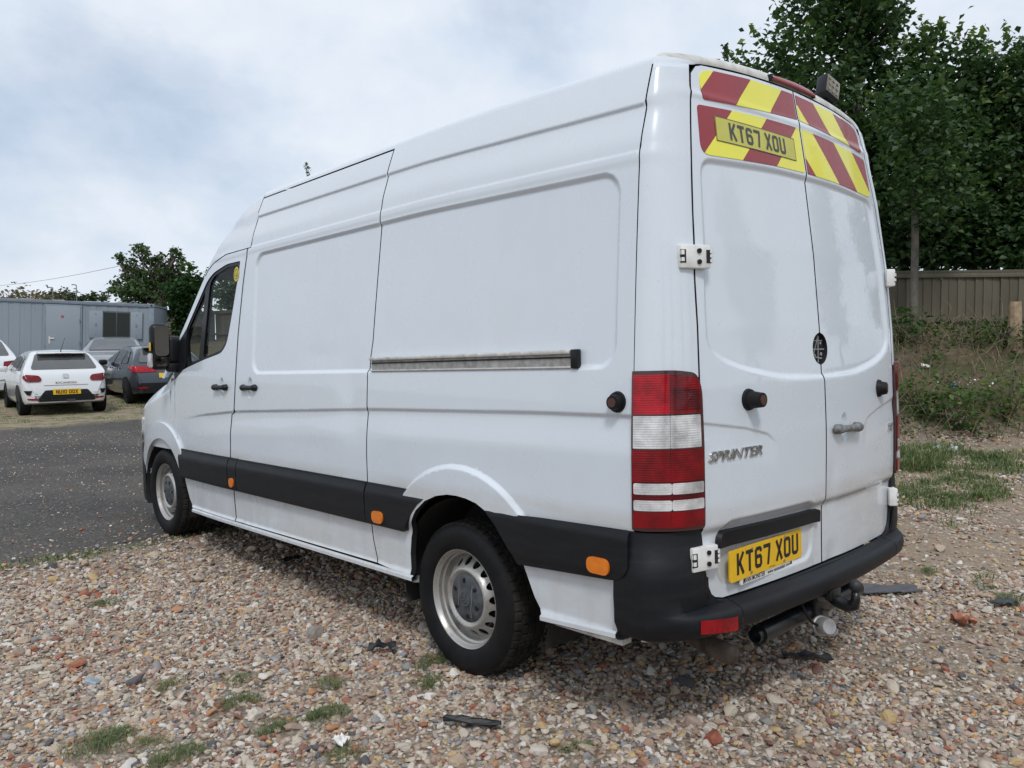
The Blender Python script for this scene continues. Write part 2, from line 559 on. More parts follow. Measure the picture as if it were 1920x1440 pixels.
M["darkrail"] = simple("rail_channel", (0.33, 0.325, 0.31), 0.5, metal=0.3, var=0.35, scale=30)
M["orange"] = simple("orange_marker_lens", (0.72, 0.19, 0.012), 0.22, coat=0.6)
M["plate"] = simple("yellow_plate", (0.78, 0.47, 0.012), 0.35, var=0.04)
M["ink"] = simple("black_lettering", (0.012, 0.012, 0.012), 0.45)
M["white"] = simple("white_plastic", (0.72, 0.72, 0.70), 0.4)
M["chev_y"] = simple("reflective_yellow", (0.78, 0.74, 0.035), 0.32, coat=0.5, var=0.05, scale=4)
M["chev_r"] = simple("reflective_red", (0.26, 0.006, 0.013), 0.28, coat=0.2, var=0.10, scale=4)
M["stk"] = simple("faded_yellow_sticker", (0.52, 0.50, 0.09), 0.4, var=0.06)
M["stkink"] = simple("faded_grey_lettering", (0.055, 0.055, 0.065), 0.5)
def lens_mat(name, col, rib, rough=0.12, deep=None):
    t = NT(name)
    w = t.n("ShaderNodeTexWave", wave_type="BANDS", bands_direction="Z"); w.inputs["Scale"].default_value = rib
    t.l(t.obj(), w.inputs["Vector"])
    n = t.ramp(t.noise(11, 4, .6), [(.34, 0), (.66, 1)])
    c = t.mix(n, tuple(x * .42 for x in col), col)
    c = t.mix(t.math("MULTIPLY", w.outputs["Fac"], 0.07), c, deep or tuple(x * .3 for x in col))
    t.set(Base_Color=c, Roughness=rough + .05, Coat_Weight=.35, Coat_Roughness=.02)
    t.b.inputs["Specular IOR Level"].default_value = .32
    t.bump(w.outputs["Fac"], 0.12, 0.003)
    return t.m
M["lens_r"] = lens_mat("tail_lens_red", (0.24, 0.001, 0.006), 38)
M["lens_rb"] = lens_mat("tail_lens_bright_red", (0.52, 0.002, 0.014), 38)
M["lens_dr"] = lens_mat("tail_lens_dark_red", (0.12, 0.001, 0.005), 38)
M["lens_c"] = lens_mat("tail_lens_clear", (0.84, 0.84, 0.85), 38, 0.08, (0.36, 0.36, 0.37))
M["lens_c"].node_tree.nodes["Principled BSDF"].inputs["Metallic"].default_value = 0.3
M["reflector"] = lens_mat("red_reflector", (0.42, 0.004, 0.012), 90)
M["housing"] = simple("lamp_housing_dark", (0.05, 0.012, 0.014), 0.3, coat=0.6)
def glass_mat(name, tint, opac, rough=0.01):
    t = NT(name)
    tr = t.n("ShaderNodeBsdfTransparent"); tr.inputs[0].default_value = (*tint, 1)
    t.set(Base_Color=(0.012, 0.014, 0.015), Roughness=rough, Coat_Weight=0.5, Coat_Roughness=0.01)
    t.b.inputs["Specular IOR Level"].default_value = 0.75
    lw = t.n("ShaderNodeLayerWeight"); lw.inputs[0].default_value = .5
    fac = t.math("ADD", t.math("MULTIPLY", t.math("POWER", lw.outputs["Facing"], 5.0), .85), opac + .04, True)
    mx = t.n("ShaderNodeMixShader"); t.l(fac, mx.inputs[0]); t.l(tr.outputs[0], mx.inputs[1]); t.l(t.b.outputs[0], mx.inputs[2])
    t.l(mx.outputs[0], t.out.inputs["Surface"])
    return t.m
M["glass"] = glass_mat("window_glass", (0.93, 0.96, 0.945), 0.015)
M["privacy"] = glass_mat("dark_window_glass", (0.25, 0.27, 0.28), 0.45)
t = NT("car_window_glass"); t.set(Base_Color=t.mix(t.noise(2.5, 4), (.03, .035, .038), (.085, .09, .092)), Roughness=.04, IOR=2.1)
M["carglass"] = t.m
M["mirror"] = simple("mirror_glass", (0.22, 0.235, 0.25), 0.03, metal=1.0, var=0.03)
M["seat"] = simple("seat_cloth", (0.035, 0.037, 0.042), 0.9)
M["tow"] = simple("black_painted_steel", (0.008, 0.009, 0.011), 0.30, var=0.5, bump=0.03)
M["socket"] = simple("dull_grey_metal", (0.34, 0.34, 0.34), 0.45, metal=0.4, var=0.3)
M["zinc"] = simple("bare_bolt_steel", (0.45, 0.44, 0.42), 0.35, metal=0.8)
M["led"] = simple("amber_led_lens", (0.115, 0.10, 0.07), 0.25, coat=0.6, var=0.4, scale=60)
M["roofgrime"] = simple("grimy_white_paint", (0.58, 0.575, 0.545), 0.5, var=0.3, scale=14)

# ================================================================ the yard
FH = np.array([math.sin(YAW), math.cos(YAW)]); RH = np.array([math.cos(YAW), -math.sin(YAW)])
def cp(lat, dep): return CW[:2] + dep * FH + lat * RH
FENCE = np.array([cp(-42, 40), cp(-11, 30), cp(1.0, 19.5), cp(3.0, 14.5), cp(13, 14.2), cp(22, 9), cp(25, -2), cp(18, -16), cp(2, -24), cp(-16, -26)])
YARD = np.concatenate([FENCE, [cp(-60, -26), cp(-60, 40)]])
def n2(x, y, s, seed=0.0):
    """cheap smooth noise on arrays"""
    return (np.sin(x * s * 1.7 + 1.3 * np.sin(y * s * 1.1 + seed) + seed) * np.cos(y * s * 1.9 + 1.1 * np.sin(x * s * .9 - seed)) * .5 +
            np.sin(x * s * 3.9 + y * s * 2.3 + seed * 2) * np.cos(y * s * 4.3 - x * s * 1.7) * .3)
def ground_z(x, y):
    x = np.asarray(x, float); y = np.asarray(y, float)
    sh = np.broadcast(x, y).shape
    P = np.stack([np.broadcast_to(x, sh).ravel(), np.broadcast_to(y, sh).ravel()], 1)
    d = pdist(P, FENCE, closed=False); ins = pip(P, YARD)
    wob = .35 * n2(P[:, 0], P[:, 1], .6, 2)
    prof = np.interp(d + wob * ss(.3, 1.2, d) * ss(4.2, 2.6, d), [-.5, .35, 1.0, 1.8, 2.6, 3.2, 3.8], [1.66, 1.62, 1.50, 1.12, .55, .16, 0])
    h = np.where(ins, prof, 1.66)
    q = P - CW[:2]; dep = q @ FH
    h = np.maximum(h, 0.30 * ss(17.5, 26, dep))
    near = ss(.4, 1.2, np.hypot(*q.T) - 1)
    h = h + .012 * n2(P[:, 0], P[:, 1], 1.1, 5) * ss(0.2, 1.0, np.abs(P[:, 0]) + 0 * near) * ss(.0, .6, d)
    h = h + .06 * n2(P[:, 0], P[:, 1], 2.3, 1) * ss(.25, .8, h)
    return h.reshape(sh)
def gz(x, y): return float(ground_z(np.array([x]), np.array([y]))[0])

t = NT("yard_ground")
ob = t.obj(); sx, sy, sz = t.sep()
def vor(scale, feat="F1", vec=None):
    q = t.n("ShaderNodeTexVoronoi", feature=feat); q.inputs["Scale"].default_value = scale; t.l(vec or ob, q.inputs["Vector"]); return q
va = vor(34); vb = vor(75)
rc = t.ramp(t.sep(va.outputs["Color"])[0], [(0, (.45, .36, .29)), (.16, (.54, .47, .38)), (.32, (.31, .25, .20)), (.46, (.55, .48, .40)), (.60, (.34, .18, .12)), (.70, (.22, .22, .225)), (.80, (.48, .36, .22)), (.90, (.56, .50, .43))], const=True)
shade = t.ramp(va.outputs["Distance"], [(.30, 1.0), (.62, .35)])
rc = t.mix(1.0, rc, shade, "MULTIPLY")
rc = t.mix(t.ramp(t.noise(3.5, 6, .7), [(.35, .25), (.65, .85)]), rc, t.mix(t.noise(40, 5, .75), (.17, .135, .10), (.34, .28, .22)))
soil = t.mix(t.noise(9, 6, .7), (.22, .165, .115), (.37, .29, .21))
smask = t.ramp(t.noise(.55, 4, .6), [(.40, 0), (.52, 1)])
xr_ = t.ramp(t.math("MULTIPLY", sx, .1), [(.02, 0), (.12, 1)])
smask = t.math("MULTIPLY", smask, t.math("MULTIPLY", xr_, t.ramp(t.noise(26, 4, .7), [(.40, .35), (.6, 1)])))
gcol = t.mix(smask, rc, soil)
# grit yard surface further on
tar = t.ramp(t.sep(vb.outputs["Color"])[0], [(0, (.050, .048, .046)), (.3, (.080, .076, .072)), (.6, (.033, .032, .031)), (.85, (.14, .132, .122)), (.985, (.26, .24, .21))], const=True)
tar = t.mix(t.ramp(t.noise(1.1, 7, .7, stretch=(1.6, .5, 1)), [(.45, 0), (.60, .45)]), tar, (.040, .039, .040))
tar = t.mix(t.ramp(t.noise(.5, 5, .6), [(.40, .05), (.72, .55)]), tar, (.155, .14, .125))
edge = t.math("ADD", sy, t.math("MULTIPLY", t.math("SUBTRACT", t.noise(1.6, 6, .65), .5), 1.3))
am = t.ramp(t.math("MULTIPLY", edge, .1), [(.455, 0), (.485, 1)])
am = t.math("MULTIPLY", am, t.ramp(t.math("MULTIPLY", sx, .1), [(.42, 1), (.55, 0)]))
gcol = t.mix(am, gcol, tar)
# dirt with thin grass where the cars stand
e2 = t.math("ADD", sy, t.math("MULTIPLY", t.math("SUBTRACT", t.noise(.9, 6, .7), .5), 2.6))
dm = t.ramp(t.math("MULTIPLY", e2, .02), [(.298, 0), (.312, 1)])
dcol = t.mix(t.ramp(t.noise(3.2, 6, .7), [(.48, 0), (.60, 1)]), t.mix(t.noise(14, 5, .7), (.21, .16, .11), (.36, .29, .215)), (.10, .13, .045))
gcol = t.mix(dm, gcol, dcol)
# soil of the bank
bm_ = t.ramp(sz, [(.22, 0), (.50, 1)])
bcol = t.mix(t.ramp(t.noise(2.4, 6, .7), [(.42, 0), (.62, 1)]), t.mix(t.noise(11, 5), (.085, .062, .042), (.15, .112, .078)), (.07, .08, .035))
bm2 = t.math("MULTIPLY", bm_, t.ramp(t.math("MULTIPLY", sx, .1), [(.30, 0), (.42, 1)]))
gcol = t.mix(bm2, gcol, bcol)
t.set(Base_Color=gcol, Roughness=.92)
t.b.inputs["Specular IOR Level"].default_value = .25
hh = t.math("ADD", t.math("MULTIPLY", va.outputs["Distance"], -1.0), t.math("MULTIPLY", vb.outputs["Distance"], -.4))
t.bump(hh, .55, .02)
M["ground"] = t.m
def nonuni(lo, hi, st, far):
    c = np.arange(lo, hi + 1e-6, st); a = [hi]; g = st
    while a[-1] < far: g *= 1.35; a.append(a[-1] + g)
    b = [lo]; g = st
    while b[-1] > -far: g *= 1.35; b.append(b[-1] - g)
    return np.concatenate([b[:0:-1], c, a[1:]])
gx = nonuni(-14, 24, .30, 900); gy = nonuni(-12, 34, .30, 900)
X, Y = np.meshgrid(gx, gy, indexing="ij"); Z = ground_z(X, Y)
nx_, ny_ = X.shape
I = np.arange(nx_ * ny_).reshape(nx_, ny_)
Fq = np.stack([I[:-1, :-1], I[1:, :-1], I[1:, 1:], I[:-1, 1:]], -1).reshape(-1, 4)
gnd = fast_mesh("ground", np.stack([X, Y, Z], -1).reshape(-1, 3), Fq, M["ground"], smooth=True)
tag(gnd, kind="structure")

# ---------------------------------------------------------------- leaves and trees
def leaf_mat(name, stops, trans=.35, rough=.5):
    t = NT(name)
    a = t.n("ShaderNodeAttribute", attribute_name="rnd")
    c = t.ramp(a.outputs["Fac"], stops)
    t.set(Base_Color=c, Roughness=rough)
    t.b.inputs["Specular IOR Level"].default_value = .4
    tr = t.n("ShaderNodeBsdfTranslucent"); t.l(t.mix(1.0, c, (1.3, 1.5, .8), "MULTIPLY"), tr.inputs[0])
    mx = t.n("ShaderNodeMixShader"); mx.inputs[0].default_value = trans
    t.l(t.b.outputs[0], mx.inputs[1]); t.l(tr.outputs[0], mx.inputs[2]); t.l(mx.outputs[0], t.out.inputs["Surface"])
    return t.m
M["leaf_lime"] = leaf_mat("lime_leaves", [(0, (.024, .052, .024)), (.5, (.052, .100, .038)), (.82, (.088, .142, .050)), (.92, (.13, .185, .055)), (1, (.20, .235, .075))])
M["leaf_wind"] = leaf_mat("willow_leaves", [(0, (.036, .068, .030)), (.6, (.085, .135, .055)), (1, (.16, .20, .085))])
M["leaf_ivy"] = leaf_mat("ivy_leaves", [(0, (.012, .036, .012)), (.7, (.035, .085, .022)), (1, (.08, .14, .03))])
M["leaf_weed"] = leaf_mat("weed_leaves", [(0, (.025, .055, .016)), (.5, (.055, .110, .026)), (.85, (.10, .16, .04)), (1, (.20, .20, .07))])
M["leaf_far"] = leaf_mat("distant_leaves", [(0, (.035, .055, .030)), (.7, (.065, .090, .045)), (1, (.13, .11, .07))])
M["grass"] = leaf_mat("grass_blades", [(0, (.060, .098, .034)), (.5, (.118, .168, .058)), (.76, (.21, .215, .105)), (1, (.38, .33, .20))], .25)
M["dry"] = simple("dry_stalks", (.22, .17, .11), .8, var=.5, scale=5)
M["bark"] = simple("grey_brown_bark", (.105, .088, .070), .9, var=.4, scale=12, bump=.4)
def leaves(C, size, rnd, up=.35, droop=.25, r=None, aspect=.72):
    """kite shaped folded leaves at C (n,3) -> V, F(tri), per-face rnd"""
    n = len(C); r = r or rng
    N = r.normal(size=(n, 3)); N[:, 2] = np.abs(N[:, 2]) + up * 2; N /= np.linalg.norm(N, axis=1)[:, None]
    D = r.normal(size=(n, 3)); D[:, 2] -= droop; D -= N * np.sum(D * N, 1)[:, None]; D /= np.linalg.norm(D, axis=1)[:, None] + 1e-9
    S = np.cross(N, D); L = (np.asarray(size) * r.uniform(.65, 1.25, n))[:, None]
    b = C - D * L * .5; tp_ = C + D * L * .5 - N * L * .12
    l_ = C - D * L * .05 + S * L * aspect * .5 + N * L * .10; q_ = C - D * L * .05 - S * L * aspect * .5 + N * L * .10
    V = np.stack([b, q_, tp_, l_], 1).reshape(-1, 3)
    i = np.arange(n)[:, None] * 4
    F = np.concatenate([i + [0, 1, 2], i + [0, 2, 3]], 1).reshape(-1, 3)
    return V, F, np.repeat(rnd, 2)
def crown_points(lobes, n, clump=.28, r=None, per=16):
    """clumped points through uneven ellipsoid lobes"""
    r = r or rng; out = []
    vol = np.array([l[1][0] * l[1][1] * l[1][2] for l in lobes]) ** .75; vol /= vol.sum()
    for (c, rad), v in zip(lobes, vol):
        m = max(4, int(n * v / per))
        d = r.normal(size=(m, 3)); d /= np.linalg.norm(d, axis=1)[:, None]
        q = r.uniform(0, 1, m) ** (1 / 2.6)
        wob = 1 + .22 * np.sin(d[:, 0] * 5 + c[0]) * np.cos(d[:, 1] * 4 + c[1]) + .16 * np.sin(d[:, 2] * 9 + d[:, 0] * 7)
        cc = np.array(c) + d * q[:, None] * np.array(rad) * wob[:, None]
        k = r.integers(int(per * .5), int(per * 1.6), m)
        idx = np.repeat(np.arange(m), k)
        sc_ = clump * r.uniform(.6, 1.3, m)[idx][:, None]
        out.append(cc[idx] + r.normal(size=(len(idx), 3)) * sc_ * [1, 1, .7])
    return np.concatenate(out)
def limb(p0, p1, r0, r1, r, wig=.25, n=7):
    P = np.linspace(p0, p1, n); L = np.linalg.norm(np.array(p1) - p0)
    P[1:-1] += r.normal(size=(n - 2, 3)) * L * wig * .12
    return tube_vf(P, np.linspace(r0, r1, n), 7)
def tree(name, base, trunk_h, lobes, nleaf, lsize, leafm, label, cat="tree", group=None, seed=1, tr=.14, shoots=0, clump=.28, lean=(0, 0), per=16, rbias=0):
    r = np.random.default_rng(seed)
    root = empty(name, base, 0, label, cat, group)
    V, F = [], []; off = 0
    def add(v, f):
        nonlocal off
        V.append(v); F.extend(tuple(i + off for i in q) for q in f); off += len(v)
    top = np.array([lean[0], lean[1], trunk_h])
    add(*limb(np.array([0, 0, -.25]), top, tr * 1.25, tr * .75, r, .3, 9))
    for c, rad in lobes:
        c = np.array(c); add(*limb(top * r.uniform(.75, 1), c, tr * .55, tr * .15, r, .6))
        for k in range(4):
            d = r.normal(size=3); d[2] = abs(d[2]) * .8; d /= np.linalg.norm(d)
            add(*limb(top + (c - top) * r.uniform(.4, .9), c + d * np.array(rad) * .85, tr * .25, tr * .05, r, .7))
    tk = mesh_obj("trunk", np.concatenate(V), F, M["bark"], root, smooth=True)
    P = crown_points(lobes, nleaf, clump, r, per)
    rnd = np.clip(r.beta(2, 2.6, len(P)) * .9 + rbias, 0, 1)
    if shoots:
        ex = []; er = []
        for k in range(shoots):
            c, rad = lobes[r.integers(len(lobes))]
            d = r.normal(size=3); d[2] = abs(d[2]) * 1.4 + .3; d /= np.linalg.norm(d)
            s = np.array(c) + d * np.array(rad) * r.uniform(.85, 1.02)
            g = d * .35 + np.array([0, 0, 1.0]) + r.normal(size=3) * .18; g /= np.linalg.norm(g)
            L = r.uniform(.25, .70); m = int(L * 34)
            tt = np.linspace(0, 1, m)
            ex.append(s + g * (tt * L)[:, None] + r.normal(size=(m, 3)) * (.11 * (1.15 - tt))[:, None]); er.append(np.clip(.55 + .4 * tt + r.normal(size=m) * .12, 0, 1))
        P = np.concatenate([P] + ex); rnd = np.concatenate([rnd] + er)
    v, f, a = leaves(P, lsize, rnd, r=r)
    fast_mesh("crown", v, f, leafm, root, attrs={"rnd": a})
    return root
def wpos(px, dep, y=None):
    """world xy of a photo column at a depth, and the height of a photo row there"""
    lat = (px - 960) / 1505.2 * dep
    return cp(lat, dep)
def rowz(px, py, dep):
    hor = 650.2 - px * .0092
    return 1.486 + (hor - py) / 1505.2 * dep
def lob(base, px, py, dep, rad):
    p = wpos(px, dep); return ((p[0] - base[0], p[1] - base[1], rowz(px, py, dep) - base[2]), rad)
def base_at(px, dep):
    p = wpos(px, dep); return (p[0], p[1], gz(p[0], p[1]))
# big row behind the fence on the right
B = base_at(1560, 17.0)
tree("lime_tree", B, 2.2, [lob(B, 1560, 60, 17.0, (1.25, 1.2, 1.5)), lob(B, 1470, 190, 16.6, (1.05, 1.2, 1.2)), lob(B, 1545, 330, 16.6, (1.5, 1.4, 1.7)), lob(B, 1640, 210, 17.2, (.95, 1.1, 1.5)), lob(B, 1600, 470, 16.8, (1.5, 1.3, .9)), lob(B, 1600, -120, 17.2, (1.0, 1.0, 1.1)), lob(B, 1630, 30, 17.2, (.6, .6, .8))],
     19500, .15, M["leaf_lime"], "tallest dark leafy tree rising behind the van's rear doors", group="trees along the fence", seed=3, shoots=80, clump=.20, per=24)
B = base_at(1740, 16.4)
tree("lime_tree", B, 2.2, [lob(B, 1735, 190, 16.4, (.85, .9, 1.15)), lob(B, 1725, 320, 16.2, (1.1, 1.2, 1.3)), lob(B, 1740, 440, 16.0, (1.2, 1.1, .75))],
     14000, .14, M["leaf_lime"], "leafy tree between the tallest tree and the frame's right side, pale shoots on top", group="trees along the fence", seed=4, shoots=56, tr=.11, clump=.20, per=24)
B = base_at(1835, 16.2)
tree("lime_tree", B, 2.2, [lob(B, 1830, 205, 16.2, (.75, .9, 1.1)), lob(B, 1840, 330, 16.0, (1.1, 1.1, 1.3)), lob(B, 1850, 450, 15.8, (1.2, 1.1, .7))],
     12500, .14, M["leaf_lime"], "second leafy tree from the right, over the middle of the fence", group="trees along the fence", seed=5, shoots=50, tr=.11, clump=.20, per=24)
B = base_at(1950, 16.0)
tree("lime_tree", B, 2.2, [lob(B, 1945, 192, 16.0, (.85, .9, 1.2)), lob(B, 1940, 330, 15.8, (1.2, 1.2, 1.4)), lob(B, 1930, 450, 15.6, (1.2, 1.1, .7))],
     13000, .14, M["leaf_lime"], "rightmost leafy tree, cut by the right side of the photo", group="trees along the fence", seed=6, shoots=46, tr=.12, clump=.20, per=24)
lime0 = [o for o in bpy.data.objects if o.name == "lime_tree"][0]
def copy_tree(root, loc, rz, label, sc_=1.0, group=None, drop=()):
    o = root.copy(); COL.objects.link(o); o.location = loc; o.rotation_euler = (0, 0, rz); o.scale = (sc_,) * 3
    o["label"] = label
    if group: o["group"] = group
    for c in list(root.children):
        d = c.copy(); COL.objects.link(d); d.parent = o
        for g in list(c.children):
            h = g.copy(); COL.objects.link(h); h.parent = d
    return o
for k, (la, de, rz, s_) in enumerate([(16.5, 14.0, 2.1, .85), (21.5, 11.5, .7, .9), (26.5, 4.5, 4.0, 1.0), (25.5, -5.0, 3.0, .95), (20.5, -16.0, 1.2, 1.0), (11.0, -21.5, 5.0, 1.05), (2.0, -25.5, .3, .95)]):
    p = cp(la, de)
    copy_tree(lime0, (p[0], p[1], gz(p[0], p[1])), rz, "leafy tree of the row along the fence, beyond the right of the photo", s_, "trees further along the fence")
p = cp(2.6, 19.5)
copy_tree(lime0, (p[0], p[1], gz(*p)), 1.0, "lower leafy tree hidden behind the white van", .62, "trees along the fence")
# slim trunk standing in front of the fence
B = base_at(1712, 13.9)
bx_, by_ = B[0], B[1]
tv, tf = tube_vf(np.array([(0, 0, -.2), (.01, 0, .3), (.03, .01, .9), (.07, .02, 1.5), (.10, .05, 2.4), (.16, .05, 3.0)]), np.array([.085, .072, .066, .062, .055, .045]), 10)
tr_ = empty("young_tree", B, 0, "slim grey tree trunk standing in front of the fence", "tree")
mesh_obj("trunk", tv, tf, simple("smooth_grey_bark", (.11, .10, .082), .85, var=.3, scale=10, bump=.2), tr_, smooth=True)
P = crown_points([((.15, -.25, 2.35), (.8, .6, .62)), ((.0, -.1, 3.1), (.8, .7, .7)), ((-.1, .1, 3.8), (.6, .6, .7))], 2200, .2)
v, f, a = leaves(P, .13, np.clip(rng.beta(2, 2.4, len(P)), 0, 1)); fast_mesh("crown", v, f, M["leaf_lime"], tr_, attrs={"rnd": a})
# left: wind blown trees over the container
B = base_at(300, 33)
LWt = .028 * 33
def plume(pts, r):
    return [lob(B, px, py, 33, (r * (1.25 - .7 * i / len(pts)),) * 2 + (r * (1.2 - .6 * i / len(pts)),)) for i, (px, py) in enumerate(pts)]
tree("willow_tree", B, 1.4, [lob(B, 300, 548, 33, (1.35, .9, .62)), lob(B, 255, 550, 33, (.75, .7, .55)), lob(B, 345, 545, 33, (.7, .6, .6)), lob(B, 268, 525, 33, (.45, .5, .4)), lob(B, 318, 520, 33, (.62, .5, .42))]
     + plume([(306, 512), (298, 500), (290, 489), (281, 477), (272, 468), (266, 462)], .24) + plume([(330, 512), (322, 498), (312, 488), (304, 482)], .22) + plume([(344, 512), (346, 500), (342, 489), (336, 478), (333, 471)], .24) + plume([(240, 522), (242, 508), (238, 495), (235, 484)], .26) + plume([(222, 545), (216, 535)], .2) + plume([(262, 515), (262, 502), (258, 494)], .2),
     5200, .17, M["leaf_wind"], "windswept green tree showing above the grey container", group=None, seed=11, tr=.12, clump=.10, shoots=0, per=12)
B = base_at(352, 29)
tree("ivy_bush", B, .9, [lob(B, 348, 560, 29, (.75, .7, .72)), lob(B, 372, 540, 29, (.6, .6, .5)), lob(B, 345, 595, 29, (.5, .5, .5)), lob(B, 338, 612, 29, (.25, .3, .35))],
     2600, .17, M["leaf_ivy"], "dark green ivy bush hanging over the fence beside the container", "bush", None, 12, .08, 8, .14, per=12)
B = base_at(432, 36)
tree("willow_tree", B, 1.4, [lob(B, 436, 540, 36, (.8, .8, .9)), lob(B, 452, 560, 36, (1.1, .9, .8)), lob(B, 428, 555, 36, (.5, .5, .6))], 1500, .22, M["leaf_wind"], "green tree seen only through the van's cab windows", seed=15, tr=.12, clump=.16, shoots=6, per=12)
# distant round tree, hedge, lamp posts, cable
B = base_at(125, 70)
tree("round_tree", B, 2.0, [lob(B, 125, 562, 70, (1.9, 1.6, .85)), lob(B, 110, 566, 70, (1.0, 1.2, .7)), lob(B, 143, 568, 70, (.9, 1.0, .6))], 1800, .28, M["leaf_far"], "small round tree far beyond the container's left end", seed=13, tr=.12, clump=.2)
B = base_at(180, 66)
tree("far_tree", B, 1.5, [lob(B, 176, 563, 66, (1.0, .9, .45)), lob(B, 200, 560, 66, (.5, .5, .6)), lob(B, 160, 567, 66, (.7, .6, .3))], 900, .26, M["leaf_far"], "low far tree between the round tree and the windswept tree", seed=14, tr=.1, clump=.2)
Pn = []
for k in range(60):
    px = rng.uniform(-120, 100); y_ = 562 - 11 * rng.uniform(0, 1) ** 2 - (7 if 40 < px < 60 else 0); dp = rng.uniform(62, 72)
    p = wpos(px, dp); m = 22
    Pn.append(np.array([p[0], p[1], rowz(px, y_ + 3, dp)]) + rng.normal(size=(m, 3)) * [.9, .9, .32])
    Pn.append(np.array([p[0], p[1], 3.6]) + rng.normal(size=(m, 3)) * [1.2, 1.2, 1.3])
P = np.concatenate(Pn); v, f, a = leaves(P, .30, rng.uniform(.1, 1, len(P)))
tag(fast_mesh("hedge", v, f, leaf_mat("hedge_leaves", [(0, (.06, .075, .04)), (.5, (.13, .11, .07)), (1, (.22, .14, .10))]), attrs={"rnd": a}), "thin ragged hedge on the skyline over the container", "hedge", kind="stuff")
M["post"] = simple("grey_lamp_post", (.20, .21, .22), .5, metal=.5)
for px, y0, nm in ((105, 540, "nearer to the left of the two thin lamp posts on the skyline"), (149, 535, "taller right one of the two thin lamp posts on the skyline")):
    B = base_at(px, 62); zt = rowz(px, y0, 62)
    o = empty("lamp_post", B, 0, nm, "lamp post", "lamp posts on the skyline")
    cyl("post", (0, 0, -.2), (0, 0, zt - B[2]), .055, M["post"], o, .035, 8)
    tube("lamp_arm", [(0, 0, zt - B[2] - .02), (-.10, .10, zt - B[2] + .03), (-.25, .25, zt - B[2] + .02)], .04, M["post"], o, 6)
pa = wpos(-60, 58); pb = wpos(252, 34); pts = []
za, zb2 = rowz(-60, 539, 58), rowz(252, 495, 34)
for q in np.linspace(0, 1, 24):
    p = pa * (1 - q) + pb * q; pts.append((p[0], p[1], za * (1 - q) + zb2 * q - 4 * .25 * q * (1 - q)))
tag(tube("power_cable", pts, .010, simple("cable_grey", (.22, .22, .23), .6), None, 5), "thin overhead cable rising to the right across the sky", "cable")
# tree tips seen over the roof of the van
for px, py, dp, lab in ((586, 318, 26, "tip of a tall sapling showing over the van's roof near the front"), (1358, 106, 16.5, "small leafy shoot showing over the van's roof at the rear")):
    B = base_at(px, dp); zt = rowz(px, py, dp) - B[2]
    o = empty("sapling", B, 0, lab, "sapling")
    tube("trunk", [(0, 0, -.2), (.02, 0, zt * .5), (0, .02, zt * .92), (-.08 if px < 1000 else 0, .02, zt + .10)], [.05, .035, .015, .006], M["bark"], o, 6)
    m = 60; tt = rng.uniform(0, 1, m) ** .7
    P = np.stack([rng.normal(size=m) * .05 * (1.3 - tt) - .07 * tt * (px < 1000), rng.normal(size=m) * .05, zt - .35 + .48 * tt], 1)
    P2 = crown_points([((0, 0, zt - 1.5), (.5, .5, .8))], 300, .2)
    v, f, a = leaves(np.concatenate([P, P2]), .085, rng.uniform(0, .6, m + len(P2))); fast_mesh("crown", v, f, M["leaf_wind"], o, attrs={"rnd": a})

# ---------------------------------------------------------------- fence of upright boards
t = NT("weathered_fence_board")
oi = t.n("ShaderNodeObjectInfo")
bc = t.mix(t.noise(4, 7, .65, stretch=(9, 9, .6)), (.085, .075, .054), (.165, .147, .108))
bc = t.mix(oi.outputs["Random"], t.mix(1, bc, (.80, .80, .78), "MULTIPLY"), bc)
bc = t.mix(t.ramp(t.noise(1.6, 4), [(.5, 0), (.75, .55)]), bc, (.045, .058, .028))
t.set(Base_Color=bc, Roughness=.9)
t.bump(t.noise(14, 6, .7, stretch=(8, 8, .5)), .3, .01)
M["board"] = t.m
fb = bmesh.new(); bm_box(fb, (0, 0, .56), (.166, .020, 1.12), None, .003, 1)
board_me = bpy.data.meshes.new("board"); fb.to_mesh(board_me); fb.free(); board_me.materials.append(M["board"])
def fence(pts, label, z_top=2.70, h=1.15):
    a0 = np.array(pts[0]); root = empty("board_fence", (a0[0], a0[1], 0), 0, label, "fence", "board fences on the bank")
    for i in range(len(pts) - 1):
        a, b = np.array(pts[i]), np.array(pts[i + 1]); L = np.linalg.norm(b - a); d = (b - a) / L; ang = math.atan2(d[1], d[0])
        n = int(L / .150)
        for k in range(n):
            p = a + d * ((k + .5) * .150)
            o = fin(bpy.data.objects.new("board", board_me), root)
            o.location = (p[0] - a0[0], p[1] - a0[1], z_top - 1.12 + rng.normal() * .007); o.rotation_euler = (rng.normal() * .008, rng.normal() * .006, ang + .13)
        m = (a + b) / 2 - a0
        nrm = np.array([-d[1], d[0]]); 
        if nrm @ (CW[:2] - a) < 0: nrm = -nrm
        for z, hh_ in ((z_top + .005, .05), (z_top - .06, .075), (z_top - .84, .085)):
            q = m + nrm * (.035 if hh_ != .05 else .005)
            box("rail", (q[0], q[1], z), (L, .04 if hh_ != .05 else .075, hh_), M["board"], root, Matrix.Rotation(ang, 3, "Z"), .004)
        for k in range(int(L / 2.4) + 1):
            p = a + d * min(L, k * 2.4) - nrm * .06 - a0
            box("post", (p[0], p[1], z_top - .75), (.1, .1, 1.5), M["board"], root, Matrix.Rotation(ang, 3, "Z"), .006)
    return root
fence([cp(2.2, 15.6), cp(3.0, 14.5), cp(13.0, 14.2)], "weathered board fence on top of the overgrown bank under the big trees", 2.655)
fence([cp(-13.5, 31.6), cp(-11, 30), cp(1.0, 19.5), cp(2.2, 15.6)], "brown board fence seen beside the container and through the van's cab", 2.72)

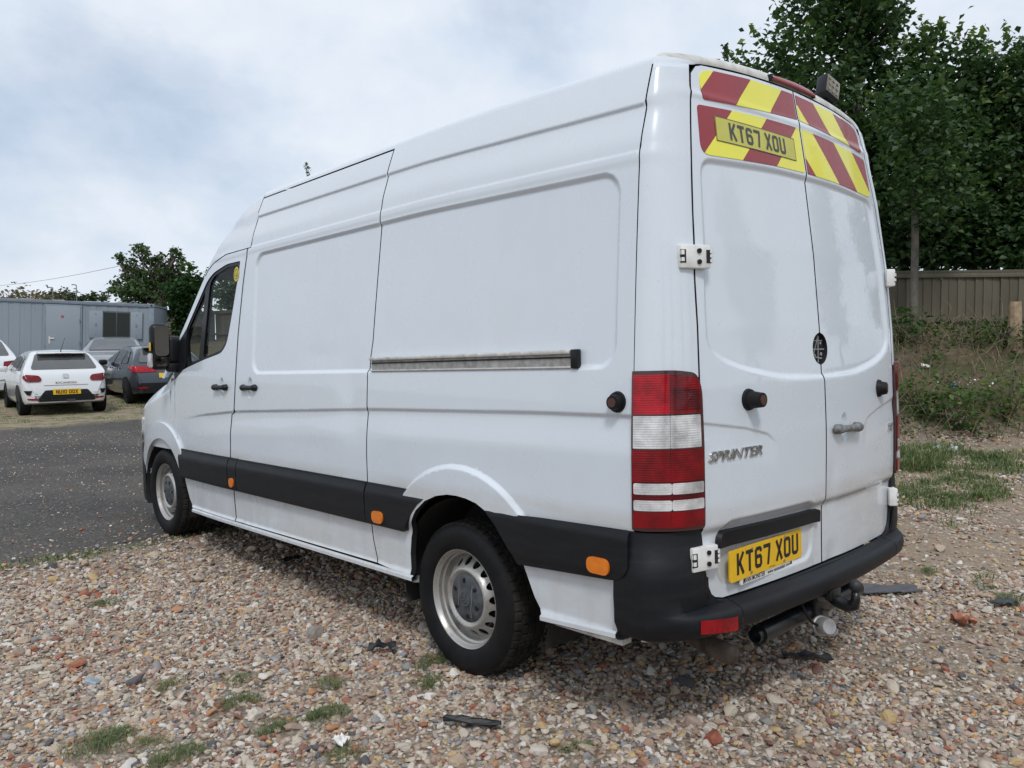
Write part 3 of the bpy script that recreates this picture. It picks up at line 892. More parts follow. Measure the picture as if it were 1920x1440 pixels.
# ---------------------------------------------------------------- undergrowth on the bank
def bank_pts(n, la0, la1, dmin, dmax, r):
    out = []
    while len(out) < n:
        la = r.uniform(la0, la1); d = r.uniform(dmin, dmax)
        out.append(cp(la, d))
    return np.array(out)
def plant_leaves(C0, hgt, spread, n, r):
    t_ = r.uniform(.12, 1, n)
    return np.stack([C0[0] + r.normal(size=n) * spread * (1.15 - .5 * t_), C0[1] + r.normal(size=n) * spread * (1.15 - .5 * t_), C0[2] + t_ * hgt * r.uniform(.75, 1.1, n)], 1)
r_ = np.random.default_rng(21)
Ps = []; Rn = []
for p in bank_pts(640, 3.2, 13.5, 11.0, 14.2, r_):
    z0 = gz(*p); hgt = r_.uniform(.12, .42); n = r_.integers(6, 30)
    w = n2(np.array([p[0]]), np.array([p[1]]), .9, 3)[0]
    dp_ = (p - CW[:2]) @ FH
    if (w < .08 and r_.random() < .45) or (dp_ > 12.2 and r_.random() < .12): continue
    if dp_ > 13.2: n = n // 2; hgt *= .8
    Ps.append(plant_leaves((p[0], p[1], z0 - .02), hgt, r_.uniform(.08, .2), n, r_)); Rn.append(np.clip(r_.normal(.42 + .25 * w, .2, n), 0, 1))
P = np.concatenate(Ps); v, f, a = leaves(P, .068, np.concatenate(Rn), up=.6, r=r_)
tag(fast_mesh("undergrowth", v, f, M["leaf_weed"], attrs={"rnd": a}), "weeds and brambles covering the earth bank below the fence", "undergrowth", kind="stuff")
V, F, off = [], [], 0
for p in bank_pts(1900, 3.2, 13.0, 10.9, 14.3, r_):
    z0 = gz(*p); L = r_.uniform(.15, .75); d = r_.normal(size=3) * .55; d[2] = abs(d[2]) + .35; d /= np.linalg.norm(d)
    q = np.array([p[0], p[1], z0]); b = r_.normal(size=3) * .12
    v, f = tube_vf(np.array([q - d * .05, q + d * L * .5 + b * L, q + d * L + b * L * .2 - np.array([0, 0, .15 * L])]), np.array([.0055, .0045, .002]), 4, False)
    V.append(v); F += [tuple(i + off for i in g) for g in f]; off += len(v)
o = mesh_obj("dry_stalks", np.concatenate(V), F, M["dry"]); tag(o, "dry tan stalks and twigs tangled over the bank", "dry grass", kind="stuff")
# grass: blades
def blades(C, h, r, lean=.55, w=.006):
    n = len(C); h = np.broadcast_to(h, (n,)); az = r.uniform(0, 2 * np.pi, n); H = h * r.uniform(.5, 1.15, n); ln = lean * r.uniform(.2, 1.2, n)
    D = np.stack([np.cos(az), np.sin(az), 0 * az], 1); S = np.stack([-np.sin(az), np.cos(az), 0 * az], 1) * (w * r.uniform(.6, 1.3, n))[:, None]
    m = C + D * (H * ln * .35)[:, None] + np.stack([0 * az, 0 * az, H * .62], 1)
    tp_ = C + D * (H * ln)[:, None] + np.stack([0 * az, 0 * az, H * (1 - .25 * ln)], 1)
    V = np.stack([C - S, C + S, m + S * .8, m - S * .8, tp_], 1).reshape(-1, 3); i = np.arange(n)[:, None] * 5
    F = np.concatenate([i + [0, 1, 2], i + [0, 2, 3], i + [3, 2, 4]], 1).reshape(-1, 3)
    return V, F
Cs, Hs = [], []
gr_ = np.random.default_rng(31)
# band of long grass at the foot of the bank (right) and thin grass over the ground there
for k in range(105):
    u_ = gr_.random()
    if u_ < .42: px, dep, n, sp_, hh_ = gr_.normal(1712, 34), gr_.uniform(8.9, 10.6), gr_.integers(80, 200), gr_.uniform(.08, .2), gr_.uniform(.10, .30)
    elif u_ < .80: px, dep, n, sp_, hh_ = gr_.uniform(1690, 1890), gr_.normal(7.8, .42), gr_.integers(50, 170), gr_.uniform(.05, .16), gr_.uniform(.03, .14)
    else: px, dep, n, sp_, hh_ = gr_.uniform(1820, 1935), gr_.uniform(8.2, 10.2), gr_.integers(60, 160), gr_.uniform(.06, .16), gr_.uniform(.06, .20)
    c = wpos(px, dep); q = gr_.normal(size=(n, 2)) * sp_; Cs.append(q + c); Hs.append(np.full(n, hh_) * np.exp(-.3 * np.hypot(*q.T) / sp_))
for k in range(70):
    la = gr_.uniform(2.5, 9); de = gr_.uniform(4.2, 10.5)
    if la / de < .42: continue
    n = gr_.integers(15, 70); q = cp(la, de) + gr_.normal(size=(n, 2)) * gr_.uniform(.04, .14); Cs.append(q); Hs.append(np.full(n, gr_.uniform(.03, .08)))
for k in range(26):   # moss and grass along the edge of the grit
    x_ = gr_.uniform(-2.6, .2); n = gr_.integers(20, 60); q = np.array([x_, 4.62 + .1 * gr_.normal()]) + gr_.normal(size=(n, 2)) * [.10, .03]; Cs.append(q); Hs.append(np.full(n, .03))
for k in range(130):   # thin grass round the parked cars
    la = gr_.uniform(-16, -6.5); de = gr_.uniform(14.2, 20)
    n = gr_.integers(10, 50); q = cp(la, de) + gr_.normal(size=(n, 2)) * gr_.uniform(.08, .35); Cs.append(q); Hs.append(np.full(n, gr_.uniform(.03, .07)))
C2 = np.concatenate(Cs); H2 = np.concatenate(Hs)
v, f = blades(np.stack([C2[:, 0], C2[:, 1], ground_z(C2[:, 0], C2[:, 1])], 1), H2, gr_, 1.3, .0045)
rn = np.repeat(np.clip(gr_.normal(.46, .27, len(C2)) + .25 * n2(C2[:, 0], C2[:, 1], 2.5, 6), 0, 1), 3)
tag(fast_mesh("grass", v, f, M["grass"], attrs={"rnd": rn}), "patchy grass growing through the stones at the foot of the bank", "grass", kind="stuff")
# tufts one can point to in the gravel
def ground_px(px, py):
    d = _f + (px - 960) / 1505.2 * _r - (py - 720) / 1505.2 * _u
    t_ = -CW[2] / d[2]; return CW + t_ * d
tufts = [(180, 1405, .085, 260, "largest grass tuft, low on the left of the gravel"), (325, 1285, .04, 110, "pale flat grass tuft left of the flat white stone"), (205, 1132, .05, 120, "dark green tuft growing where the gravel is bare, far left"), (450, 1278, .045, 80, "small bright green weed above the flat white stone"), (447, 1318, .05, 150, "spiky grass tuft just above the flat white stone"), (520, 1365, .05, 130, "green tuft right of the flat white stone"), (620, 1345, .06, 190, "spiky grass tuft right of centre above the white tile"), (608, 1285, .055, 170, "grass tuft with yellowish blades beyond the white tile"), (810, 1245, .06, 170, "green tuft against the front of the rear tyre"), (800, 1282, .045, 120, "low tuft just below the rear tyre"), (330, 1425, .06, 200, "weedy green patch at the bottom, right of the largest tuft"), (270, 1405, .05, 90, "dry straggly tuft beside the largest tuft"), (650, 1425, .045, 100, "small tuft at the bottom below the white tile"), (1085, 1412, .04, 70, "thin tuft at the bottom centre among the stones"), (1735, 1075, .05, 120, "single green tuft right of the rear bumper"), (1905, 1130, .08, 160, "leafy tuft at the right side below the grass band"), (1845, 1105, .04, 60, "faint tuft left of the leafy one at the right side"), (735, 1095, .03, 40, "faint tuft in the shade under the side door")]
TUFT_XY = [tuple(ground_px(q[0], q[1])[:2]) for q in tufts]
for px, py, hgt, n, lab in tufts:
    p = ground_px(px, py); q = np.random.default_rng(px)
    sp_ = .022 + hgt * .50; n = int(n * 2.6)
    C3 = np.stack([np.clip(q.normal(size=n), -1.7, 1.7) * sp_, np.clip(q.normal(size=n), -1.7, 1.7) * sp_ * .8, np.full(n, -.005)], 1)
    for s3 in range(4):
        m3 = q.random(n) < .28; a3 = q.uniform(0, 6.28); C3[m3, :2] = C3[m3, :2] * q.uniform(.35, .75) + np.array([math.cos(a3), math.sin(a3) * .7]) * sp_ * q.uniform(.8, 1.7)
    dd2 = np.hypot(C3[:, 0], C3[:, 1]) / sp_
    v, f = blades(C3, hgt * .72 * np.exp(-.35 * dd2), q, 1.7, .0012)
    bias = .75 if "pale" in lab or "dry" in lab or "yellow" in lab else .52
    o = fast_mesh("grass_tuft", v, f, M["grass"], attrs={"rnd": np.repeat(np.clip(q.normal(bias, .22, n), 0, 1), 3)})
    o.location = (p[0], p[1], gz(p[0], p[1]) + .012)
    tag(o, lab, "grass tuft", "grass tufts in the gravel")
# shrubs at the foot of the bank
for px, dep, hgt, n, sp_, lab in ((1795, 11.3, .75, 460, .38, "dense green elder shrub with pale flowers at the foot of the bank"), (1728, 11.6, .70, 200, .26, "yellow green shrub left of the elder shrub on the bank"), (1890, 11.4, .85, 260, .30, "light green leafy shrub at the right side of the bank"), (1690, 13.3, .6, 320, .3, "dark bush below the slim trunk by the fence"), (1880, 13.0, .45, 320, .45, "dark green creeper mound under the fence at the right")):
    B = base_at(px, dep); q = np.random.default_rng(px + 1)
    root = empty("shrub", B, 0, lab, "shrub", "shrubs on the bank")
    V, F, off = [], [], 0
    for k in range(9):
        e_ = np.array([q.normal() * sp_ * .8, q.normal() * sp_ * .8, hgt * q.uniform(.6, 1)])
        v, f = tube_vf(np.array([[0, 0, -.05], e_ * [.35, .35, .5], e_]), np.array([.012, .008, .003]), 5); V.append(v); F += [tuple(i + off for i in g) for g in f]; off += len(v)
    mesh_obj("stem", np.concatenate(V), F, M["bark"], root, smooth=True)
    P = plant_leaves((0, 0, 0), hgt, sp_, n, q)
    v, f, a = leaves(P, .085, np.clip(q.normal(.28 if "dark" in lab else .55 if "green elder" in lab else .8, .16, n), 0, 1), up=.5, r=q)
    fast_mesh("foliage", v, f, M["leaf_weed"], root, attrs={"rnd": a})
    if "flowers" in lab:
        P = np.stack([q.normal(size=26) * sp_ * .5, q.normal(size=26) * sp_ * .5, hgt * q.uniform(.85, 1.05, 26)], 1)
        v, f, a = leaves(P, .035, np.ones(26), up=1, r=q); fast_mesh("flowers", v, f, M["white"], root, attrs={"rnd": a})
# split log and its rubbish near the right edge
B = base_at(1903, 12.9)
lg_ = empty("tree_stump", (B[0], B[1], B[2] - .1), 0, "pale broken tree stump leaning on the bank at the right side", "stump")
tv, tf = tube_vf(np.array([(0, 0, -.1), (.0, 0, .25), (-.02, .0, .62), (-.035, .0, .86)]), np.array([.115, .10, .095, .088]), 9)
mesh_obj("trunk", tv, tf, simple("bare_split_wood", (.33, .24, .155), .85, var=.35, scale=9, bump=.5), lg_)
tube("branch", [(.02, -.02, .1), (.22, -.1, .30), (.36, -.12, .52)], [.035, .028, .02], M["dry"], lg_, 6)
tube("branch", [(.0, .0, .05), (-.18, -.12, -.22), (-.3, -.16, -.42)], [.03, .026, .018], M["dry"], lg_, 6)
def litter(name, px, py, dep, size, col, lab, cat, rot=0.3, tilt=.1):
    if dep is None: p = ground_px(px, py); z = gz(p[0], p[1])
    else: p = wpos(px, dep); z = gz(p[0], p[1])
    q = np.random.default_rng(int(px * 3 + py))
    nx2, ny2 = 7, 4
    G = np.array([[((i / (nx2 - 1) - .5) * size[0] * (1 + .12 * q.normal() * (j in (0, ny2 - 1))), (j / (ny2 - 1) - .5) * size[1] * (1 + .2 * q.normal() * (i in (0, nx2 - 1))), size[2] * (.5 + q.normal() * .5)) for j in range(ny2)] for i in range(nx2)])
    o = grid_mesh(name, G, simple(name + "_skin", col, .5, var=.15), None, smooth=False)
    md = o.modifiers.new("thickness", "SOLIDIFY"); md.thickness = max(.004, size[2] * .5)
    o.location = (p[0], p[1], z + .022 + size[2] * .3); o.rotation_euler = (tilt, tilt * .5, rot)
    return tag(o, lab, cat)
litter("plastic_scrap", 885, 1368, None, (.23, .036, .012), (.012, .013, .015), "long torn strip of black plastic lying on the gravel below the rear tyre", "plastic scrap", -.95, .03)
litter("plastic_scrap", 718, 1228, None, (.13, .05, .02), (.022, .024, .028), "short crumpled black plastic piece left of the rear tyre", "plastic scrap", -.6, .1)
litter("plastic_scrap", 1512, 1240, None, (.22, .06, .012), (.025, .026, .028), "black plastic strip in the gravel under the tow bar", "plastic scrap", -.9, .04)
litter("plastic_scrap", 1655, 1112, None, (.40, .14, .010), (.09, .09, .10), "flat grey sheet half buried right of the tow ball", "plastic scrap", -.7, .02)
litter("plastic_scrap", 545, 1057, None, (.16, .05, .015), (.02, .02, .022), "black rubber scrap lying in the shade under the sliding door", "plastic scrap", .3, .05)
litter("plastic_scrap", 1880, 1140, None, (.16, .06, .012), (.04, .045, .05), "dark plastic scrap at the right side below the grass", "plastic scrap", -.4, .05)
litter("white_tile", 640, 1400, None, (.060, .045, .012), (.74, .73, .70), "white broken tile piece at the bottom of the gravel", "tile piece", .4, .15)
litter("paper_wrapper", 1778, 858, 10.3, (.30, .12, .05), (.62, .64, .66), "white and grey carton lying at the foot of the bank", "litter", -.7, .2)
litter("food_wrapper", 1768, 868, 10.2, (.16, .07, .02), (.60, .55, .08), "yellow wrapper beside the white carton", "litter", -.5, .2)
litter("blue_rag", 1787, 712, 12.2, (.14, .05, .03), (.10, .17, .36), "small blue scrap caught in the weeds on the bank", "litter", -.4, .3)
litter("white_scrap", 1732, 683, 12.6, (.12, .08, .03), (.7, .7, .68), "small white scrap high on the bank", "litter", -.4, .5)
litter("white_scrap", 1880, 645, 13.3, (.10, .06, .03), (.66, .65, .62), "white scrap under the fence near the stump", "litter", -.2, .5)
litter("brick_piece", 1808, 1172, None, (.14, .07, .03), (.42, .16, .10), "pinkish brick fragment flat in the gravel at the right", "brick", .8, .05)
# stones that stand out
def rock(name, px, py, s, col, lab, cat="stone", seed=0, flat=.5):
    p = ground_px(px, py); bm = bmesh.new(); bmesh.ops.create_icosphere(bm, subdivisions=2, radius=1)
    q = np.random.default_rng(seed + px); pl_ = [(q.normal(size=3), q.uniform(.55, .85)) for _ in range(9)]
    for v in bm.verts:
        c = np.array(v.co)
        for n_, d_ in pl_:
            n_ = n_ / np.linalg.norm(n_); k = c @ n_
            if k > d_: c = c - n_ * (k - d_)
        v.co = Vector(c * [s[0] / 2 * 1.3, s[1] / 2 * 1.3, s[2] / 2 * 1.5])
    o = from_bm(name, bm, simple(name + "_surface", col, .9, var=.25, scale=30, bump=.4)); o.location = (p[0], p[1], gz(p[0], p[1]) + s[2] * .22 + .012); o.rotation_euler = (0, 0, q.uniform(0, 3))
    return tag(o, lab, cat)
rock("flat_stone", 480, 1345, (.085, .065, .03), (.52, .47, .40), "flat whitish stone on the gravel at lower left")
rock("flat_stone", 590, 1196, (.10, .07, .05), (.27, .24, .21), "angular grey brown stone in the middle of the gravel")
rock("flat_stone", 60, 1260, (.08, .07, .03), (.47, .43, .36), "pale rough concrete lump at the far left of the gravel")
rock("brick_piece", 145, 1252, (.075, .05, .035), (.36, .15, .09), "orange brick piece left among the pale stones", "brick")
rock("brick_piece", 1340, 1395, (.07, .06, .045), (.30, .10, .06), "dark red brick piece at the bottom right of centre", "brick")
rock("slate_piece", 172, 1283, (.08, .05, .02), (.28, .33, .38), "blue grey slate piece at the left of the gravel", "slate")

# ---------------------------------------------------------------- gravel
t = NT("gravel_stone")
oi = t.n("ShaderNodeObjectInfo")
st = t.ramp(oi.outputs["Random"], [(0.0000, (0.5, 0.42, 0.33)), (0.0983, (0.58, 0.51, 0.42)), (0.1966, (0.38, 0.29, 0.225)), (0.2770, (0.62, 0.57, 0.5)), (0.3575, (0.46, 0.36, 0.265)), (0.4379, (0.42, 0.28, 0.22)), (0.4960, (0.54, 0.48, 0.41)), (0.5764, (0.3, 0.29, 0.285)), (0.6300, (0.56, 0.41, 0.22)), (0.6792, (0.47, 0.36, 0.31)), (0.7373, (0.38, 0.15, 0.095)), (0.7676, (0.31, 0.325, 0.345)), (0.7998, (0.5, 0.26, 0.14)), (0.8213, (0.12, 0.12, 0.13)), (0.8481, (0.68, 0.65, 0.6)), (0.8838, (0.4, 0.31, 0.25)), (0.9508, (0.27, 0.145, 0.115)), (0.9821, (0.74, 0.72, 0.68))], const=True)
nn = t.noise(26, 5, .65)
st = t.mix(t.ramp(nn, [(.35, 0), (.7, .55)]), st, t.mix(1, st, (.62, .57, .52), "MULTIPLY"))
t.set(Base_Color=st, Roughness=.88); t.bump(t.noise(60, 4, .7), .35, .02)
t.b.inputs["Specular IOR Level"].default_value = .3
M["stone"] = t.m
protos = []
for k in range(10):
    bm = bmesh.new(); bmesh.ops.create_icosphere(bm, subdivisions=2, radius=1)
    q = np.random.default_rng(100 + k)
    cuts = [(lambda a_: a_ / np.linalg.norm(a_))(q.normal(size=3)) for _ in range(7)]; dd_ = q.uniform(.40, .82, 7)
    st3 = np.array([1.12, q.uniform(.58, .95), q.uniform(.34, .68)])
    for v in bm.verts:
        c = np.array(v.co)
        for n_, d_ in zip(cuts, dd_):
            s_ = c @ n_
            if s_ > d_: c = c - n_ * (s_ - d_) * .9
        c = c * (1 + .06 * q.normal()) * st3
        v.co = Vector(c)
    me = bpy.data.meshes.new("pebble"); bm.normal_update(); bm.to_mesh(me); bm.free()
    me.materials.append(M["stone"])
    if k % 4 == 3: me.polygons.foreach_set("use_smooth", np.ones(len(me.polygons), bool))
    protos.append(bpy.data.objects.new("pebble", me))
def scatter(n, la_k0, la_k1, d0, d1, r):
    """uniform points over the wedge in front of the camera"""
    a = np.sqrt(r.uniform(d0 * d0, d1 * d1, n)); k = r.uniform(la_k0, la_k1, n)
    return CW[:2] + a[:, None] * FH + (a * k)[:, None] * RH
def edge_y(x, y): return 4.62 + .35 * n2(x, y, 1.3, 4) + .12 * n2(x, y, 5, 1)
gs = np.random.default_rng(55)
Pg = []; Sg = []
def put(n, k0, k1, d0, d1, size, keep):
    P = scatter(n, k0, k1, d0, d1, gs); m = keep(P); P = P[m]
    Pg.append(P); Sg.append(size * np.exp(gs.normal(0, .34, len(P))))
def keep_gravel(P):
    k = P[:, 1] < edge_y(P[:, 0], P[:, 1]) + gs.normal(size=len(P)) * np.where(gs.random(len(P)) < .22, .55, .12)
    soil_ = (n2(P[:, 0], P[:, 1], .8, 7) + .35 * np.clip(P[:, 0] - 1.2, 0, 1) > .08) & (P[:, 0] > .4)
    k &= ~(soil_ & (gs.random(len(P)) < .72))
    k &= ~((n2(P[:, 0], P[:, 1], 1.7, 9) > .22) & (gs.random(len(P)) < .38))
    k &= pdist(P, FENCE, closed=False) > 3.0
    for tx, ty in TUFT_XY:
        k &= ~((np.hypot(P[:, 0] - tx, P[:, 1] - ty) < .11) & (gs.random(len(P)) < .55))
    # none inside the tyres
    for yy in (YR_, YF_):
        k &= ~((np.abs(np.abs(P[:, 0]) - .83) < .10) & (np.abs(P[:, 1] - yy) < .05))
    return k
YR_, YF_ = 1.176, 4.84
put(110000, -1.0, 1.0, 1.7, 5.0, .0112, keep_gravel)
put(63000, -.95, .95, 5.0, 8.2, .0128, keep_gravel)
put(28000, .25, 1.0, 8.2, 12.0, .017, keep_gravel)
put(2600, -.80, .80, 1.8, 6.5, .020, keep_gravel)
put(150, -.80, .80, 1.8, 6.5, .029, keep_gravel)
put(6500, -.85, .1, 4.5, 14, .0078, lambda P: (P[:, 1] > edge_y(P[:, 0], P[:, 1]) - .1) & (P[:, 1] < 16))
PG = np.concatenate(Pg); SG = np.concatenate(Sg); n = len(PG)
zz = ground_z(PG[:, 0], PG[:, 1]) + SG * gs.uniform(-.15, .55, n)
me = bpy.data.meshes.new("gravel"); me.vertices.add(n)
me.vertices.foreach_set("co", np.stack([PG[:, 0], PG[:, 1], zz], 1).astype(np.float32).ravel())
def vattr(nm, ty, data):
    a_ = me.attributes.new(nm, ty, "POINT"); a_.data.foreach_set("vector" if ty == "FLOAT_VECTOR" else "value", data.ravel())
vattr("size", "FLOAT", SG.astype(np.float32))
vattr("turn", "FLOAT_VECTOR", np.stack([gs.normal(size=n) * .30, gs.normal(size=n) * .30, gs.uniform(0, 6.28, n)], 1).astype(np.float32))
vattr("kind_index", "INT", gs.integers(0, len(protos), n).astype(np.int32))
me.materials.append(M["stone"])
gravel = fin(bpy.data.objects.new("gravel", me)); tag(gravel, "loose mixed gravel of cream, red and grey stones covering the yard", "gravel", kind="stuff")
ng = bpy.data.node_groups.new("gravel_scatter", "GeometryNodeTree")
ng.interface.new_socket("Geometry", in_out="INPUT", socket_type="NodeSocketGeometry")
ng.interface.new_socket("Geometry", in_out="OUTPUT", socket_type="NodeSocketGeometry")
N_ = ng.nodes; gi = N_.new("NodeGroupInput"); go = N_.new("NodeGroupOutput")
iop = N_.new("GeometryNodeInstanceOnPoints"); jn = N_.new("GeometryNodeJoinGeometry")
for p_ in protos[::-1]:
    oi_ = N_.new("GeometryNodeObjectInfo"); oi_.inputs["Object"].default_value = p_; oi_.inputs["As Instance"].default_value = True
    ng.links.new(oi_.outputs["Geometry"], jn.inputs[0])
def na(nm, ty):
    q = N_.new("GeometryNodeInputNamedAttribute"); q.data_type = ty; q.inputs["Name"].default_value = nm; return q.outputs["Attribute"]
ng.links.new(gi.outputs[0], iop.inputs["Points"]); ng.links.new(jn.outputs[0], iop.inputs["Instance"])
iop.inputs["Pick Instance"].default_value = True
ng.links.new(na("kind_index", "INT"), iop.inputs["Instance Index"])
e2r = N_.new("FunctionNodeEulerToRotation"); ng.links.new(na("turn", "FLOAT_VECTOR"), e2r.inputs[0]); ng.links.new(e2r.outputs[0], iop.inputs["Rotation"])
ng.links.new(na("size", "FLOAT"), iop.inputs["Scale"])
ng.links.new(iop.outputs[0], go.inputs[0])
gm = gravel.modifiers.new("scatter", "NODES"); gm.node_group = ng

# ================================================================ the van
RAKE = math.atan2(0.1084, 3.6675)
YR, ZR, YF, ZF = 1.176, 0.340, 4.8436, 0.4484
van = empty("van", (0, YR * (1 - math.cos(RAKE)), YR * math.sin(RAKE)))
van.rotation_euler = (-RAKE, 0, 0)
tag(van, "white high roof panel van with red and yellow chevrons on its rear doors", "van")

def tab(xs, ys, sig=0.03, n=2400):
    lo, hi = xs[0] - 0.3, xs[-1] + 0.3
    X = np.linspace(lo, hi, n); st = X[1] - X[0]
    xs = np.array(xs, float); ys = np.array(ys, float)
    Y = np.interp(X, xs, ys)
    Y = np.where(X < xs[0], ys[0] + (X - xs[0]) * (ys[1] - ys[0]) / (xs[1] - xs[0]), Y)
    Y = np.where(X > xs[-1], ys[-1] + (X - xs[-1]) * (ys[-1] - ys[-2]) / (xs[-1] - xs[-2]), Y)
    k = int(3 * sig / st) + 1; w = np.exp(-0.5 * (np.arange(-k, k + 1) * st / sig) ** 2); w /= w.sum()
    Yp = np.concatenate([Y[0] - (Y[1] - Y[0]) * np.arange(k, 0, -1), Y, Y[-1] + (Y[-1] - Y[-2]) * np.arange(1, k + 1)])
    Y = np.convolve(Yp, w, "valid")
    return lambda q: np.interp(q, X, Y)
Wt = tab([.0, .30, .55, .80, 1.10, 1.36, 1.62, 1.90, 2.12, 2.277, 2.375, 2.48], [.972, .985, .992, .997, .990, .975, .956, .933, .915, .890, .864, .826], 0.05)
def d_roof(y): return -0.042 * np.clip((1.6 - np.asarray(y, float)) / 1.45, 0, 1.15) ** 1.5
def plan(y):
    y = np.asarray(y, float)
    return (1 - 0.02 * ss(3.6, 4.6, y)) * (1 - np.clip((y - 4.3) / 1.6, 0, 0.995) ** 4) ** 0.25
zc_t = tab([-1, .65, 1.84, 3.41, 3.95, 4.4], [1.20, 1.20, 1.182, 1.127, 1.088, 1.04], 0.08)
zu_t = tab([-.5, .159, 1.396, 3.25, 4.2], [2.118, 2.121, 2.160, 2.166, 2.168], 0.10)
zl_t = tab([-.5, .156, 1.438, 3.24, 4.2], [2.29, 2.298, 2.351, 2.363, 2.36], 0.10)
zr_t = tab([-.5, .292, 1.388, 3.141, 4.2], [2.05, 2.067, 2.099, 2.108, 2.108], 0.10)
def sd_rrect(y, z, y0, y1, z0, z1, r):
    cy, cz = (y0 + y1) / 2, (z0 + z1) / 2
    qx = np.abs(y - cy) - (y1 - y0) / 2 + r; qz = np.abs(z - cz) - (z1 - z0) / 2 + r
    return np.hypot(np.maximum(qx, 0), np.maximum(qz, 0)) + np.minimum(np.maximum(qx, qz), 0) - r
def side_disp(y, z):
    y = np.asarray(y, float); z = np.asarray(z, float)
    d = np.zeros(np.broadcast(y, z).shape)
    # pressed field between the pillars
    s = sd_rrect(y, z, 0.238, 3.170, 1.366, zr_t(y), 0.085)
    d = d - 0.014 * ss(0.010, -0.014, s)
    # waist crease
    q = z - zc_t(y)
    d = d - 0.010 * ss(3.0, 3.2, 4.35 - 0 * y) * ss(4.35, 3.75, y) * ss(0.0, -0.012, q) * ss(-0.16, -0.020, q)
    # ridge above the field and the step of the roof section
    q = z - zu_t(y)
    d = d + 0.004 * ss(-0.05, -0.02, q) * ss(0.006, -0.004, q)
    q = z - zl_t(y)
    d = d - 0.011 * ss(0.002, -0.016, q) * ss(-0.15, -0.02, q)
    # wheel arch flare
    r = np.hypot(y - 1.12, (z - 0.345))
    d = d + 0.020 * ss(0.610, 0.588, r) * ss(0.60, 0.7, z)
    # cups behind the door handles
    for yh in (3.63, 3.199):
        e = ((y - yh) / 0.036) ** 2 + ((z - 1.277) / 0.062) ** 2
        d = d - 0.016 * ss(1.15, 0.25, e)
    # below the rubbing strip the panels sit a little further in
    d = d - 0.008 * ss(0.66, 0.60, z)
    d = d + 0.012 * ss(0.42, 0.395, z)
    # dents
    for yd, zd, ry, rz, a in ((2.02, 1.30, .10, .16, -.0045), (1.95, 1.05, .16, .06, -.003), (2.5, 0.98, .22, .09, -.0028), (2.35, 1.46, .2, .05, -.002), (0.75, 0.95, .2, .06, -.0012), (1.3, 1.7, .5, .2, .001)):
        d = d + a * np.exp(-(((y - yd) / ry) ** 2 + ((z - zd) / rz) ** 2))
    return d
def side_x(y, z):
    zz = z - d_roof(y) * ss(1.75, 2.25, z)
    return (Wt(zz) * plan(y) + side_disp(y, z))
def side(y, z, o=0.0):
    y = np.asarray(y, float); z = np.asarray(z, float)
    return np.stack([-(side_x(y, z) + o), y + 0 * z, z + 0 * y], -1)
def rows_along(fn, y0, y1, offs, st=0.012):
    yy = np.arange(y0, y1, st)
    return np.concatenate([np.stack([yy + (i % 2) * st / 2, fn(yy) + o], 1) for i, o in enumerate(offs)])
def ring_pts(poly, offs, st=0.010):
    """points on inward/outward offsets of a closed outline"""
    P = resample(poly, st); T = np.roll(P, -1, 0) - np.roll(P, 1, 0); T /= np.linalg.norm(T, axis=1)[:, None] + 1e-12
    Nn = np.stack([T[:, 1], -T[:, 0]], 1)
    return np.concatenate([P + Nn * o for o in offs])
_fr = [(.238, 1.366)] + [(3.17, 1.366)] + [(y, float(zr_t(y))) for y in np.linspace(3.17, .238, 20)]
_fld = round_poly(_fr, [.085, .085, .085] + [0] * 18 + [.085], 8)
_c = lambda r: [(1.12 + r * math.cos(a), .345 + r * math.sin(a)) for a in np.linspace(0, 2 * np.pi, 240)]
def oval(y, z, a, b, ks=(.3, .55, .8, .95, 1.1, 1.2)):
    return np.array([(y + a * k * math.cos(q), z + b * k * math.sin(q)) for k in ks for q in np.linspace(0, 2 * np.pi, 26, endpoint=False)])
SIDE_X = np.concatenate([
    rows_along(zc_t, .15, 4.36, (-.045, -.028, -.018, -.012, -.007, -.002, .003, .009)),
    rows_along(zu_t, .15, 3.3, (-.045, -.033, -.021, -.010, -.004, .001, .006, .012)),
    rows_along(zl_t, .15, 3.3, (-.05, -.03, -.021, -.016, -.011, -.006, -.001, .004, .010)),
    rows_along(zr_t, .30, 3.1, (-.020, -.014, -.008, -.002, .004, .010, .016)),
    ring_pts(_fld, (-.020, -.013, -.007, -.001, .005, .011, .017)),
    np.concatenate([_c(r) for r in (.570, .580, .588, .594, .600, .606, .612, .622)]),
    oval(3.63, 1.277, .036, .062), oval(3.199, 1.277, .036, .062),
    rows_along(lambda y: 0 * y + .63, .15, 4.4, (-.03, -.015, 0, .015, .03)), rows_along(lambda y: 0 * y + .4075, .15, 4.4, (-.009, 0, .009))])
def sp(name, outline, mat, parent=van, **k):
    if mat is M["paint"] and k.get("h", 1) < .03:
        k.setdefault("extra", SIDE_X); k.setdefault("seal", M["gap"])  # white edges blackened to stand in for shade and rubber deep in the gaps
    return panel(name, outline, side, mat, parent, flip=True, **k)

# seams
sdr = np.array([(1.800, .408), (1.832, .52), (1.846, .64), (1.848, .81), (1.853, .95), (1.853, 1.10), (1.848, 1.195), (1.848, 1.36), (1.842, 1.44), (1.826, 1.516), (1.779, 2.11), (1.775, 2.16), (1.770, 2.356), (1.762, 2.472)])
sdf = np.array([(3.219, 2.472), (3.240, 2.363), (3.253, 2.166), (3.262, 2.109), (3.372, 1.641), (3.366, 1.128), (3.362, .82), (3.362, .60), (3.34, .404)])
topz = 2.482
gap = 0.0040
# sliding door
sd_out = np.concatenate([sdr + [gap, 0], sdf - [gap, 0]])
sl = sp("sliding_door", sd_out, M["paint"], h=0.017, flange=0.03)
